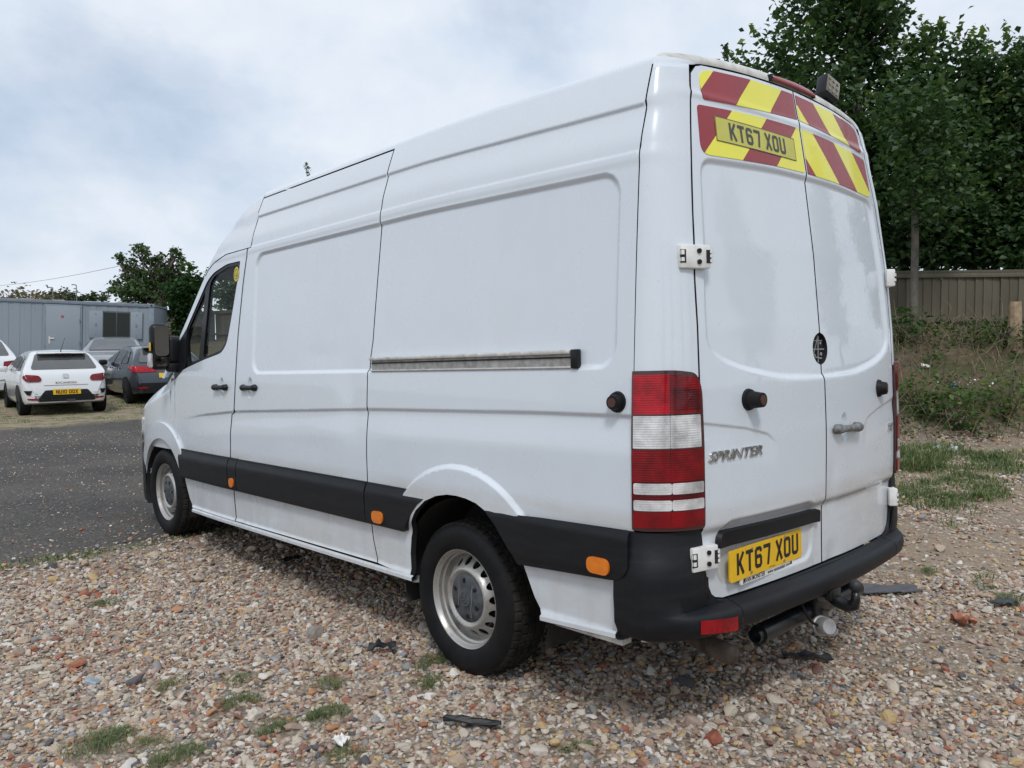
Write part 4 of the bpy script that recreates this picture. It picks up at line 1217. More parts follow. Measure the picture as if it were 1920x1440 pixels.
# fixed side panel behind it
arch = [(.625, .392), (.674, .458), (.733, .583), (.785, .650), (.831, .693), (.870, .738), (.915, .775), (.98, .803), (1.046, .816), (1.11, .821), (1.175, .820), (1.26, .805), (1.346, .772), (1.419, .720), (1.47, .655), (1.50, .58), (1.515, .50), (1.515, .388)]
ys = np.linspace(1.758, 0.156, 24)
top = np.stack([ys, topz + d_roof(ys)], 1)
sp_out = np.concatenate([arch, (sdr - [gap, 0])[:-1], top, [(.154, 2.0), (.152, 1.2), (.152, .80), (.160, .70), (.20, .63), (.236, .60), (.238, .418)]])
panel_l = sp("side_panel", sp_out, M["paint"], h=0.017, flange=0.03)
# front door with its window opening
win = round_poly([(3.400, 2.094), (3.611, 2.096), (3.829, 2.060), (3.94, 2.015), (4.29, 1.722), (4.47, 1.560), (4.43, 1.385), (4.292, 1.412), (3.961, 1.464), (3.644, 1.504), (3.560, 1.565), (3.496, 1.751), (3.42, 2.006)], [.02, .05, .05, .05, .05, .03, .03, .05, .1, .05, .05, .1, .05])
fd_out = [(3.306, 2.160), (3.354, 1.932), (3.397, 1.621), (3.433, 1.122), (3.486, 1.100), (3.497, .828), (3.490, .60), (3.480, .402), (4.24, .402), (4.30, .455), (4.36, .56), (4.395, .66), (4.41, .80), (4.45, .868), (4.503, 1.057), (4.523, 1.375), (4.530, 1.555), (4.445, 1.645), (4.06, 1.985), (3.930, 2.082), (3.835, 2.122), (3.626, 2.158)]
fd_out = np.array(fd_out)[::-1]
fdoor = sp("front_door", fd_out, M["paint"], h=0.017, holes=[win], flange=0.03)
pane1 = round_poly([(3.432, 2.072), (3.605, 2.076), (3.82, 2.040), (3.905, 1.995), (3.985, 1.478), (3.66, 1.524), (3.588, 1.58), (3.520, 1.755), (3.446, 2.0)], .04)
pane2 = round_poly([(3.985, 1.952), (4.27, 1.712), (4.335, 1.60), (4.28, 1.438), (4.06, 1.468)], .025)
sp("window_frame", win, M["black"], fdoor, h=0.03, holes=[pane1, pane2], off=-0.006, flange=0.03)
tag(sp("window", pane1, M["glass"], fdoor, h=0.06, off=-0.014, flange=0.0))
tag(sp("window", pane2, M["glass"], fdoor, h=0.06, off=-0.014, flange=0.0))
stk = [(3.448 + .038 * math.cos(a), 2.012 + .048 * math.sin(a)) for a in np.linspace(0, 2 * np.pi, 24, endpoint=False)]
sp("sticker", stk, simple("yellow_sticker", (0.62, 0.52, 0.02), 0.5), fdoor, h=0.02, off=0.003, flange=0.0)
stk2 = [(3.448 + .026 * math.cos(a), 2.012 + .033 * math.sin(a)) for a in np.linspace(0, 2 * np.pi, 24, endpoint=False)]
stk3 = [(3.448 + .022 * math.cos(a), 2.012 + .029 * math.sin(a)) for a in np.linspace(0, 2 * np.pi, 24, endpoint=False)]
sp("sticker_mark", stk2, M["stkink"], fdoor, h=0.02, holes=[stk3], off=0.0045, flange=0.0)
sp("sticker_mark", [(3.440, 1.996), (3.456, 1.996), (3.448, 2.030)], M["stkink"], fdoor, h=0.02, off=0.0045, flange=0.0)
# narrow door pillar
pil = np.concatenate([[(3.480 - gap, .402), (3.490 - gap, .60), (3.497 - gap, .828), (3.486 - gap, 1.098), (3.433 - gap, 1.118), (3.397 - gap, 1.621), (3.354 - gap, 1.932), (3.306 - gap, 2.158)], (sdf[2:] + [gap, 0])])
sp("door_pillar", pil, M["paint"], h=0.02, flange=0.02, off=-0.004)
# rubbing strips
def clad_surf(y, z, o=0.0):
    b = 0.006 + 0.016 * ss(0.815, 0.755, z) + 0.004 * ss(0.60, 0.64, z)
    p = side(y, z, 0.0); p[..., 0] = -(Wt(z) * plan(y)) - b - o
    return p
def clad(outline, **k):
    return panel("rubbing_strip", outline, clad_surf, M["plastic"], van, h=0.02, flange=0.03, flip=True, **k)
clad([(1.838, .813), (1.846, .64), (1.838, .607), (1.518, .607), (1.498, .64), (1.455, .70), (1.405, .748), (1.346, .783), (1.40, .800), (1.477, .811)][::-1])
clad([(1.852, .813), (1.852, .64), (1.842, .607), (3.362, .613), (3.362, .818)])
clad([(3.370, .613), (3.490, .613), (3.494, .820), (3.370, .818)])
clad([(3.500, .613), (4.378, .615), (4.398, .70), (4.410, .821), (3.502, .820)])
clad(list(round_poly([(.163, .799), (.165, .66), (.20, .622), (.24, .611), (.733, .585), (.80, .660), (.860, .730), (.925, .782), (.86, .778), (.60, .79)], [.01, .05, .05, .05, .0, 0, 0, 0, 0, 0])))
# orange marker lamps
for yy, zz, a, b in ((3.432, .662, .031, .030), (1.728, .651, .046, .030), (.298, .655, .052, .030)):
    o = round_poly([(yy - a, zz - b), (yy + a, zz - b), (yy + a, zz + b), (yy - a, zz + b)], .028)
    panel("marker_lamp", o, clad_surf, M["orange"], van, h=0.02, off=0.009, flange=0.012, flip=True)
# sill under the doors
def sill(y0, y1, z0, nm="sill", slope=0.0):
    n = 30; yy = np.linspace(y0, y1, n); G = []
    for y in yy:
        z = z0 + slope * (y - y0)
        w = float(Wt(.4) * plan(y))
        G.append([(-(w + .000), y, z + .02), (-(w + .012), y, z + .012), (-(w + .012), y, z - .004), (-(w - .004), y, z - .014), (-(w - .05), y, z - .022), (-(w - .12), y, z - .022)])
    return grid_mesh(nm, np.array(G), M["paint"], van, sharp=50)
sill(1.49, 4.22, .378); sill(.245, .63, .402, slope=-.05)
box("towing_bracket", (-.93, .42, .368), (.05, .34, .02), M["roofgrime"], van)

# ---- rear face
RB = tab([.40, .529, .765, .79, .87, 1.09, 1.27, 1.5, 1.8, 2.1, 2.3, 2.477, 2.7], [-.032, -.032, -.034, -.055, -.058, -.061, -.058, -.0515, -.032, .000, .028, .057, .098], 0.008)
recp = round_poly([(-.70, 2.100), (-.25, 2.115), (.25, 2.115), (.70, 2.100), (.752, 1.55), (.752, 1.433), (.684, 1.385), (.562, 1.348), (.318, 1.307), (0, 1.299), (-.318, 1.307), (-.562, 1.348), (-.684, 1.385), (-.752, 1.433), (-.752, 1.55)], [.06, .1, .1, .06, .1, .06, .1, .1, .1, .1, .1, .1, .1, .06, .1])
recp = resample(recp, .08)
xe_t = tab([.52, .66, .787, 1.3, 1.67, 1.9, 2.09, 2.29, 2.452], [.778, .790, .800, .804, .797, .775, .752, .716, .680], 0.05)
def rear_y(x, z):
    x = np.asarray(x, float); z = np.asarray(z, float)
    shp = np.broadcast(x, z).shape
    x = np.broadcast_to(x, shp); z = np.broadcast_to(z, shp)
    y = RB(z) + 0.085 * x * x
    P = np.stack([x.ravel(), z.ravel()], 1)
    near = (P[:, 1] > 1.25) & (P[:, 1] < 2.16)
    s = np.full(len(P), 1.0)
    if near.any():
        d = pdist(P[near], recp); s[near] = np.where(pip(P[near], recp), -d, d)
    y = y + 0.013 * ss(0.014, -0.014, s).reshape(shp)
    # pressed field round the plate
    q = sd_rrect(x, z, -.705, -.075, .560, .80, .07)
    y = y + 0.010 * ss(0.008, -0.014, q)
    # side crease running on to the doors
    ax = np.abs(x); zcr = np.interp(ax, [.30, .36, .43, .56, .81], [.99, 1.055, 1.103, 1.134, 1.170])
    q = z - zcr
    y = y + 0.006 * ss(.36, .44, ax) * ss(0.0, -0.012, q) * ss(-.14, -.02, q)
    # groove between the chevron fields
    q = z - 2.343
    y = y - 0.005 * np.exp(-(q / 0.014) ** 2)
    # handle cup
    e = ((x - .175) / .036) ** 2 + ((z - 1.075) / .062) ** 2
    y = y + 0.014 * ss(1.15, .25, e)
    for xd, zd, rx, rz, a in ((.06, .86, .05, .09, .006), (.10, .55, .06, .05, .005), (-.45, 1.75, .25, .2, .0015), (.35, 1.65, .2, .25, .0015), (-.05, .62, .05, .12, .003)):
        y = y + a * np.exp(-(((x - xd) / rx) ** 2 + ((z - zd) / rz) ** 2))
    return y
def rear(x, z, o=0.0):
    y = rear_y(x, z)
    return np.stack([x + 0 * y, y - o, z + 0 * y], -1)
REAR_X = np.concatenate([ring_pts(recp, (-.024, -.014, -.008, -.002, .004, .010, .016, .024)),
    rows_along(lambda x: np.interp(np.abs(x), [.30, .36, .43, .56, .81], [.99, 1.055, 1.103, 1.134, 1.170]), -.82, .82, (-.04, -.025, -.016, -.011, -.006, -.001, .004, .010), .009),
    rows_along(lambda x: 0 * x + .7775, -.82, .82, (-.022, -.015, -.009, -.003, .003, .009, .015, .022), .009),
    rows_along(lambda x: 0 * x + 1.27, -.82, .82, (-.012, 0, .012), .012),
    rows_along(lambda x: 0 * x + 2.343, -.75, .75, (-.03, -.02, -.012, -.006, 0, .006, .012, .02, .03), .009),
    ring_pts(round_poly([(-.705, .560), (-.075, .560), (-.075, .80), (-.705, .80)], .07), (-.018, -.012, -.006, 0, .006, .012)),
    oval(.175, 1.075, .036, .062)])
def rp(name, outline, mat, parent, **k):
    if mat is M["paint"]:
        k.setdefault("extra", REAR_X); k.setdefault("seal", M["gap"])  # door edges coloured black too, as painted shade for the seams
    return panel(name, outline, rear, mat, parent, **k)
hole_c, hole_rx, hole_rz = (0.004, 1.412), .060, .064
def half_hole(sgn):
    a = np.linspace(-math.pi / 2, math.pi / 2, 14)
    return [(sgn * hole_rx * math.cos(t) + hole_c[0], hole_c[1] + hole_rz * math.sin(t)) for t in a if abs(hole_rx * math.cos(t)) > .006]
edge_l = [(-float(xe_t(z)), z) for z in (2.42, 2.36, 2.29, 2.2, 2.09, 1.9, 1.67, 1.486, 1.3, 1.18, 1.06, .90, .787, .70, .64)] + [(-.775, .60), (-.752, .556), (-.72, .532), (-.68, .522)]
def door_out(sgn):
    h_ = half_hole(1)
    o = [(-.0045, .527)] + [(-.0045, h_[0][1] - .004)] + [(-x, z) for x, z in h_] + [(-.0045, h_[-1][1] + .004), (-.0045, 2.486), (-.35, 2.478), (-.62, 2.462), (-.655, 2.452)] + edge_l
    o = np.array(o)
    if sgn > 0: o = (o * [-1, 1])
    return o[::-1] if sgn < 0 else o
rd_l = rp("rear_door", door_out(-1)[::-1], M["paint"], van, h=0.014, flange=0.03)
tag(rd_l, "left rear door carrying the yellow number plate")
rd_r = rp("rear_door", door_out(1), M["paint"], van, h=0.014, flange=0.03)
tag(rd_r, "right rear door with a worn grey handle")
# empty badge recess at the meeting of the doors
bm = bmesh.new()
V = [(hole_c[0] + 1.05 * hole_rx * math.cos(a), 0, hole_c[1] + 1.05 * hole_rz * math.sin(a)) for a in np.linspace(0, 2 * np.pi, 28, endpoint=False)]
bm.faces.new([bm.verts.new((v[0], float(rear_y(v[0], v[2])) + .018, v[2])) for v in V])
br = from_bm("badge_recess", bm, M["gap"], van)
bm = bmesh.new()
yb = float(rear_y(0, 1.41)) + .010
for c, s, r in (((0, yb, 1.41), (.10, .004, .004), 0), ((0, yb, 1.41), (.004, .004, .11), 0), ((.0, yb, 1.445), (.07, .003, .003), 0), ((-.02, yb, 1.425), (.003, .003, .07), .5), ((.0, yb, 1.375), (.06, .004, .005), .1), ((.025, yb, 1.39), (.012, .004, .012), .4), ((-.03, yb, 1.385), (.014, .004, .009), .8), ((.02, yb, 1.435), (.010, .004, .010), 0)):
    bm_box(bm, c, s, Matrix.Rotation(r, 3, "Y"))
from_bm("badge_bracket", bm, M["socket"], br)
# chevrons
def clip_half(poly, a, b, c):
    """keep a*x + b*z <= c"""
    out = []; n = len(poly)
    for i in range(n):
        p, q = poly[i], poly[(i + 1) % n]
        fp, fq = a * p[0] + b * p[1] - c, a * q[0] + b * q[1] - c
        if fp <= 0: out.append(p)
        if fp * fq < 0:
            t = fp / (fp - fq); out.append((p[0] + (q[0] - p[0]) * t, p[1] + (q[1] - p[1]) * t))
    return out
def chevron(field, lines, slope, first_red, parent):
    red = first_red
    L = [-9] + lines + [9]
    for i in range(len(L) - 1):
        g = 0.0006
        q = clip_half([tuple(p) for p in field], 1, -slope, L[i + 1] - slope * 2.36 - g)
        q = clip_half(q, -1, slope, -(L[i] - slope * 2.36) - g)
        ar = 0
        for k in range(len(q)):
            p, w = q[k], q[(k + 1) % len(q)]; ar += p[0] * w[1] - w[0] * p[1]
        if len(q) > 2 and abs(ar) > 2e-4:
            q = q if ar > 0 else q[::-1]
            rp("red_stripe" if red else "yellow_stripe", q, M["chev_r"] if red else M["chev_y"], parent, h=0.014, off=0.0024, flange=0.003)
        red = not red
ul = round_poly([(-.652, 2.340 - .012), (-.012, 2.362), (-.012, 2.471), (-.33, 2.466), (-.56, 2.453), (-.645, 2.437)], [.02, 0, 0, 0, 0, .05])
ll = round_poly([(-.700, 2.119), (-.25, 2.134), (-.012, 2.136), (-.012, 2.324), (-.25, 2.321), (-.47, 2.314), (-.684, 2.304)], [.05, 0, 0, 0, 0, 0, .015])
LA = [-.655, -.4355, -.216, .0035, .223]
chevron(ul, [-.655, -.4355, -.216, .0035], 1.05, False, rd_l)
chevron(ll, [-.4355, -.216, .0035, .215], 1.05, True, rd_l)
mir = lambda P: [(-x, z) for x, z in P][::-1]
chevron(mir(ul), [.085, .28, .475], -1.05, False, rd_r)
chevron(mir(ll), [-.155, .07, .27, .47], -1.05, True, rd_r)
# stuck-on copy of the registration over the chevrons
def flat_on(surf_fn, V2, F, mat, name, parent, off):
    P = surf_fn(V2[:, 0], V2[:, 1], off)
    return mesh_obj(name, P, F, mat, parent)
pc = np.array([(-.604, 2.181), (-.078, 2.176), (-.072, 2.270), (-.598, 2.276)])
stick = rp("plate_sticker", pc, M["stk"], rd_l, h=0.03, off=0.0044, flange=0.001)
def inset(p, q):
    c = p.mean(0); d = p - c
    return c + d * (1 - q / np.abs(d))
rp("sticker_border", inset(pc, .0005), M["stkink"], stick, h=0.03, holes=[inset(pc, .0030)], off=0.0050, flange=0)
V2, F = plate_text("KT67 XOU", -.338, 2.2258, .066)
V2 = np.stack([V2[:, 0], V2[:, 1] - (V2[:, 0] + .338) * .010], 1)
flat_on(rear, V2, F, M["stkink"], "lettering", stick, .0056)
# number plate, flat, screwed to the left door
PY = float(rear_y(-.155, .64)) - .004
class flatp:
    def __init__(s, y): s.y = y
    def __call__(s, x, z, o=0.0): return np.stack([x, np.full(np.shape(x), s.y) - o, z], -1)
fp = flatp(PY)
PX, PZ = -.4165, .6345
ang = 0.004
pl = round_poly([(PX - .262, PZ - .0575), (PX + .262, PZ - .0575), (PX + .262, PZ + .0575), (PX - .262, PZ + .0575)], .012)
plate = panel("number_plate", pl, fp, M["plate"], rd_l, h=0.1, flange=.006)
V2, F = plate_text("KT67 XOU", PX + .008, PZ + .003, .080)
flat_on(fp, V2, F, M["ink"], "lettering", plate, .0012)
fr = round_poly([(PX - .19, PZ - .080), (PX + .20, PZ - .080), (PX + .20, PZ - .050), (PX - .19, PZ - .050)], .006)
frame = panel("plate_holder", fr, flatp(PY + .003), M["white"], rd_l, h=0.1, flange=.006)
for txt, dx, sz in (("VAN MONSTER", -.088, .0235), ("www.vanmonster.com", .085, .0215)):
    V2, F = font_mesh(txt, sz, offset=.0003, wide=.86)
    flat_on(flatp(PY + .003), V2[:, :2] + [PX + dx, PZ - .0685], F, M["ink"], "lettering", frame, .0012)
V2, F = font_mesh("Van Monster", .009)
flat_on(fp, V2[:, :2] + [PX + .03, PZ - .050], F, M["ink"], "lettering", plate, .0013)
for dx in (-.165, .178):
    V2, F = ribbon([([(-5, -8), (-3, 4), (3, 8), (5, -8)], 0), ([(-3, 0), (4, 0)], 0)], 5)
    flat_on(flatp(PY + .003), V2 * .0011 + [PX + dx, PZ - .0685], F, M["ink"], "plate_mark", frame, .0012)
for dx, dz in ((-.115, .044), (.125, .046), (-.12, -.043), (.12, -.046)):
    cyl("screw", (PX + dx, PY, PZ + dz), (PX + dx, PY - .004, PZ + dz), .0055, M["zinc"], plate, n=10)
# dark trim strip over the plate
bar = round_poly([(-.712, .708), (-.050, .706), (-.050, .756), (-.70, .761)], [.004, .004, .012, .03])
rp("trim_strip", bar, M["plastic"], rd_l, h=0.03, off=.022, flange=.034)
# door stops
def stop(name, p, d, r, parent, L=.062):
    p, d = Vector(p), Vector(d).normalized()
    bm = bmesh.new()
    bm_cyl(bm, p - d * .004, p + d * .010, r * 1.28, r * 1.15, 24); bm_cyl(bm, p + d * .006, p + d * L, r * 1.02, r * .80, 24)
    o = from_bm(name, bm, M["rubber"], parent, 40)
    cyl("stop_tip", p + d * (L - .002), p + d * (L + .003), r * .55, simple("rusty_tip", (.075, .032, .022), .7), o, n=14)
    return o
stop("door_stop", (-.545, float(rear_y(-.545, 1.232)), 1.232), (-.08, -1, 0), .033, rd_l)
stop("door_stop", (.585, float(rear_y(.585, 1.222)), 1.222), (.30, -1, 0), .033, rd_r, .036)
stop("door_stop", side(.222, 1.243).tolist(), (-1, -.05, 0), .031, van, .034)
# rear door handle
def handle(name, c, axis, out, mat, parent, L=.155):
    c, a, n = Vector(c), Vector(axis).normalized(), Vector(out).normalized()
    up = a.cross(n)
    path, rad = [], []
    for t in np.linspace(-1, 1, 17):
        path.append(c + a * (t * L / 2) + n * (.026 - .012 * abs(t) ** 3)); rad.append(.0145 * (1 - .25 * abs(t) ** 6) + .006 * math.exp(-((abs(t) - .72) / .22) ** 2))
    rad[0] *= .6; rad[-1] *= .6
    V, F = tube_vf(np.array(path), rad, 14)
    b = len(V); 
    o = mesh_obj(name, V, F, mat, parent, smooth=True)
    for s in (-1, 1):
        p = c + a * (s * L * .36)
        cyl("handle_mount", p - n * .012, p + n * .024, .021, mat, o, n=16)
    return o
handle("door_handle", (.178, float(rear_y(.30, 1.075)) - .002, 1.072), (1, .02, -.03), (0, -1, 0), simple("worn_grey_handle", (.16, .165, .165), .6, var=.5, scale=45), rd_r, .26)
handle("door_handle", (side(3.63, 1.40)[0] - .002, 3.63, 1.276), (0, 1, 0), (-1, 0, 0), M["black"], fdoor, .225)
handle("door_handle", (side(3.199, 1.30)[0] - .006, 3.199, 1.276), (0, 1, 0), (-1, 0, 0), M["black"], sl, .225)
# chrome lettering
V2, F = font_mesh("SPRINTER", .050, ext=.003, shear=.32, offset=.0006, wide=1.42)
V2[:, 0] += -.628; zz = V2[:, 1] + 1.040
P = rear(V2[:, 0], zz, 0.0); P[:, 1] -= .004 + V2[:, 2]
mesh_obj("lettering", P, F, M["chrome"], rd_l)
V2, F = font_mesh("313", .050, ext=.003, shear=.25, offset=.0008, wide=.9)
V2[:, 0] += .735; zz = V2[:, 1] + 1.030
P = rear(V2[:, 0], zz, 0.0); P[:, 1] -= .004 + V2[:, 2]
mesh_obj("lettering", P, F, M["chrome"], rd_r)

# ---- rear corners, roof
def cat(P, n):
    P = np.asarray(P, float); m = len(P); out = []
    for t in np.linspace(0, m - 1, n):
        i = min(int(t), m - 2); u = t - i
        p0, p1, p2, p3 = P[max(i - 1, 0)], P[i], P[i + 1], P[min(i + 2, m - 1)]
        out.append(.5 * ((2 * p1) + (-p0 + p2) * u + (2 * p0 - 5 * p1 + 4 * p2 - p3) * u * u + (-p0 + 3 * p1 - 3 * p2 + p3) * u ** 3))
    return np.array(out)
ROOF_REL = [(0, 0), (-.009, .020), (-.030, .040), (-.068, .057), (-.13, .069), (-.25, .084), (-.45, .100), (-.65, .109)]
def roof_section(y, n=40):
    zt = topz + float(d_roof(y)); w0 = float(side_x(np.array([y]), np.array([zt]))[0])
    pts = [(w0 + a, zt + b) for a, b in ROOF_REL] + [(0.0, zt + .113)]
    c = cat(pts, n); c[-1, 0] = 0
    return np.stack([-c[:, 0], np.full(n, y), c[:, 1]], 1)
def full(G):  # mirror a half section grid to the other side
    return np.concatenate([G, (G[:, ::-1] * [-1, 1, 1])[:, 1:]], 1)
ysr = np.concatenate([np.linspace(.153, 1.6, 24), np.linspace(1.66, 1.756, 3), [1.760], np.linspace(1.80, 3.217, 24)])
grid_mesh("roof", full(np.array([roof_section(y) for y in ysr])), M["paint"], van)
zs = np.linspace(1.325, topz + float(d_roof(.153)), 60)
rs = roof_section(.153, 40)
lipP2 = cat([(-.662, 2.458), (-.62, 2.468), (-.5, 2.478), (-.35, 2.486), (-.15, 2.492), (0, 2.494)], 39)
def corner_pt(P0, P2, mode, w=1.0, n=18):
    y2 = P2[1]
    P1 = np.array([P0[0] + .004, y2 + .004, P0[2]]) if mode == 0 else np.array([(P0[0] * .6 + P2[0] * .4), y2 + .002, P0[2] - .004])
    s = np.linspace(0, 1, n)[:, None]
    b0, b1, b2 = (1 - s) ** 2, 2 * s * (1 - s) * w, s * s
    return (b0 * P0 + b1 * P1 + b2 * P2) / (b0 + b1 + b2)
rows = []
for z in zs:
    x2 = -float(xe_t(z)) - .008
    k = ss(2.30, 2.44, z)
    P0 = side(np.array([.150]), np.array([z]))[0]; P0[1] = .149
    zz = z + .012 * k
    P2 = np.array([x2, float(rear_y(np.array([x2]), np.array([min(zz, 2.458)]))[0]), min(zz, 2.458)])
    rows.append(corner_pt(P0, P2, 0, .62))
cornerG = np.array(rows)
# carry the corner over on to the rear end of the roof
rows2 = [cornerG[-1]]
for i in range(1, 40):
    P0 = rs[i].copy(); P0[1] = .153
    x2, z2 = lipP2[i - 1]
    P2 = np.array([x2, float(rear_y(np.array([x2]), np.array([z2]))[0]) + .002, z2])
    rows2.append(corner_pt(P0, P2, 1, 1.2))
lipG = np.array(rows2)
c1 = grid_mesh("corner_pillar", np.concatenate([cornerG, lipG[1:9]]), M["paint"], van)
c2 = fin(c1.copy(), van); c2.scale = (-1, 1, 1)
lg = lipG[8:]
grid_mesh("roof_lip", np.concatenate([lg, (lg[::-1] * [-1, 1, 1])[1:]]), M["roofgrime"], van)
# lower body corners behind lamp and bumper
rows = []
for z in np.linspace(.40, 1.33, 12):
    x2 = -float(xe_t(z)) - .004
    P0 = side(np.array([.152]), np.array([z]))[0] + [.02, 0, 0]
    P2 = np.array([x2, .06, z])
    rows.append(corner_pt(P0, P2, 0, .4, 8))
c3 = grid_mesh("corner_panel", np.array(rows), M["paint"], van)
fin(c3.copy(), van).scale = (-1, 1, 1)
# ---- tail lamps
UL = .30
def tail(u, z, o=0.0):
    u = np.asarray(u, float); z = np.asarray(z, float)
    sh = np.broadcast(u, z).shape
    s = (np.broadcast_to(u, sh) / UL).ravel(); zz = np.broadcast_to(z, sh).ravel()
    x2 = -xe_t(zz) - .006
    x0 = -(Wt(zz) + .006); y0 = np.full(len(zz), .150); y2 = RB(np.clip(zz, .80, 1.27)) + .085 * x2 ** 2 - .006
    x1, y1 = x0 + .026, y2 + .008
    w = .72
    b0, b1, b2 = (1 - s) ** 2, 2 * s * (1 - s) * w, s * s; d = b0 + b1 + b2
    x = (b0 * x0 + b1 * x1 + b2 * x2) / d; y = (b0 * y0 + b1 * y1 + b2 * y2) / d
    nx = -np.clip(1 - s, .0, 1); ny = -np.clip(s, 0, 1); nl = np.hypot(nx, ny)
    return np.stack([(x + o * nx / nl).reshape(sh), (y + o * ny / nl).reshape(sh), zz.reshape(sh)], -1)
def tp(name, o, mat, parent, off, fl=.006, h=.012):
    return panel(name, o, tail, mat, parent, h=h, off=off, flange=fl)
zt_, zb_ = 1.352, .802
ho = round_poly([(.0, zb_), (UL, zb_ - .004), (UL, zt_ - .07), (UL - .035, zt_ - .012), (.17, zt_), (.0, zt_)], [.008, .02, .03, .03, .03, .006])
tl = tp("tail_lamp", ho, M["housing"], van, .006, .03)
def q4(a, b, z0, z1, r=.004): return round_poly([(a, z0), (b, z0), (b, z1), (a, z1)], r)
FX = .150
tp("red_lens", q4(.010, FX, 1.203, 1.338), M["lens_rb"], tl, .010)
tp("red_lens", round_poly([(FX + .001, 1.203), (.286, 1.203), (.286, 1.29), (.262, 1.325), (FX + .001, 1.338)], .004), M["lens_r"], tl, .010)
tp("dark_lens", round_poly([(FX + .012, 1.215), (.278, 1.215), (.278, 1.283), (FX + .012, 1.292)], .004), M["lens_dr"], tl, .0115)
tp("clear_lens", q4(.010, FX, 1.085, 1.197), M["lens_c"], tl, .0085)
tp("clear_lens", q4(FX + .001, .278, 1.085, 1.197), M["lens_c"], tl, .0085)
tp("red_lens", q4(.006, FX, .972, 1.080), M["lens_r"], tl, .010)
tp("red_lens", q4(FX + .001, .290, .972, 1.080), M["lens_r"], tl, .010)
tp("dark_lens", q4(.004, .292, .905, .9715), M["lens_dr"], tl, .009)
for a, b in ((.928, .966), (.872, .908)):
    tp("clear_lens", q4(.014, FX + .004, a, b, .008), M["lens_c"], tl, .012)
    tp("clear_lens", q4(FX + .005, .284, a, b, .008), M["lens_c"], tl, .012)
tp("red_lens", q4(.010, FX, .812, .868), M["lens_r"], tl, .010)
tp("red_lens", q4(FX + .001, .288, .812, .868), M["lens_r"], tl, .010)
tl2 = fin(tl.copy(), van); tl2.scale = (-1, 1, 1)
for c in list(tl.children):
    fin(c.copy(), tl2)
# ---- hinges
def hinge(x, z, hgt, wid, ang, off_=0.0):
    y = float(rear_y(np.array([x]), np.array([z]))[0])
    rot = Matrix.Rotation(ang, 3, "Z")
    c = Vector((x, y - .004, z)) + rot @ Vector((0, -off_, 0))
    o = box("hinge", c, (wid, .040, hgt), M["white"] , van, rot, .006)
    L = lambda a, b, cc: c + rot @ Vector((a, b, cc))
    for s in (-.22, .22):
        a = L(.012, -.018, s * hgt * 1.05); cyl("hinge_bolt", a, a + rot @ Vector((0, -.008, 0)), .0085, M["black"], o, n=14)
    box("hinge_slot", L(-wid * .42, -.0185, 0), (wid * .17, .006, hgt * .56), M["gap"], o, rot)
    cyl("hinge_knuckle", L(-wid * .44, -.016, hgt * .06), L(-wid * .44, -.016, hgt * .25), .009, M["white"], o, n=12)
    cyl("hinge_knuckle", L(-wid * .44, -.016, -hgt * .22), L(-wid * .44, -.016, -hgt * .06), .009, M["white"], o, n=12)
    box("hinge_slot", L(wid * .42, -.0185, 0), (wid * .16, .006, hgt * .56), M["gap"], o, rot)
    for q in (-.18, .02, .2):
        cyl("hinge_knuckle", L(wid * .50, -.012, hgt * (q - .06)), L(wid * .50, -.012, hgt * (q + .07)), .011, M["white"], o, n=12)
    return o
hinge(-.806, 1.742, .082, .125, R(-20)); hinge(-.800, .690, .085, .120, R(-12), .010)
hinge(.815, 1.742, .082, .115, R(38)); hinge(.812, .688, .085, .115, R(38))
# ---- rear bumper
def bump_plan(x0):  # y of the door face at the sill
    return -.032 + .085 * x0 * x0
rowsB = []
path = []
for y in np.linspace(.238, .17, 5): path.append((-.990, y, -1, 0))
for a in np.linspace(0, 1, 14)[1:]:
    th = a * math.pi / 2
    cx, cy = -.800, .135
    path.append((cx - .190 * math.cos(th) ** 1.15, cy - (cy - bump_plan(.80)) * math.sin(th) ** 1.15, -math.cos(th), -math.sin(th)))
xs_ = list(np.linspace(-.78, -.655, 9)) + list(np.linspace(-.62, 0, 14))
for x in xs_: path.append((x, bump_plan(x), -.17 * -x * -1 if False else .17 * x, -1))
path = np.array(path)
nl = np.hypot(path[:, 2], path[:, 3]); path[:, 2] /= nl; path[:, 3] /= nl
def col(i):
    px, py, nx, ny = path[i]
    x_ = px
    ay = ny * -1
    if px < -.79: zt = .797
    else: zt = float(np.interp(px, [-.79, -.779, -.772, -.752, -.72, -.68, -.6, 0], [.70, .64, .60, .552, .527, .517, .514, .520]))
    p = float(ss(.35, .95, ay)) * (1.0 if px > -.9 else 1) * float(ss(-.99, -.74, px))
    pts = []
    base = .012
    zsh = min(.512, zt) - .004
    shelf = .058 * p
    prof = [(zt, base - .012), (zt - .004, base)]
    if zt > .60:
        prof += [(zt - .10, base + .006), (zt - .105, base + .010), (.62, base + .012), (.56, base + .012)]
    else:
        k = np.linspace(zt - .005, zsh + .002, 4); prof += [(v, base) for v in k]
    prof += [(zsh + .004 * p, base + .010 * (1 - p)), (zsh - .006, base + shelf * .55 + .010 * (1 - p)), (zsh - .014, base + shelf * .92 + .010 * (1 - p)), (zsh - .026, base + shelf + .010 * (1 - p)), (.463, base + shelf + .004 + .006 * (1 - p)), (.438, base + shelf - .002), (.418, base + shelf * .8 - .008), (.406, base + shelf * .5 - .03)]
    for z, o in prof:
        yy = py
        xx = px + nx * o; yv = yy + ny * o
        if i < 5 and z > .615: yv -= (1 - i / 4) * .072 * float(ss(.615, .66, z))
        pts.append((xx, yv, z))
    return pts
G = np.array([col(i) for i in range(len(path))])
ic = int(np.argmin(np.abs(path[:, 0] + .642)))
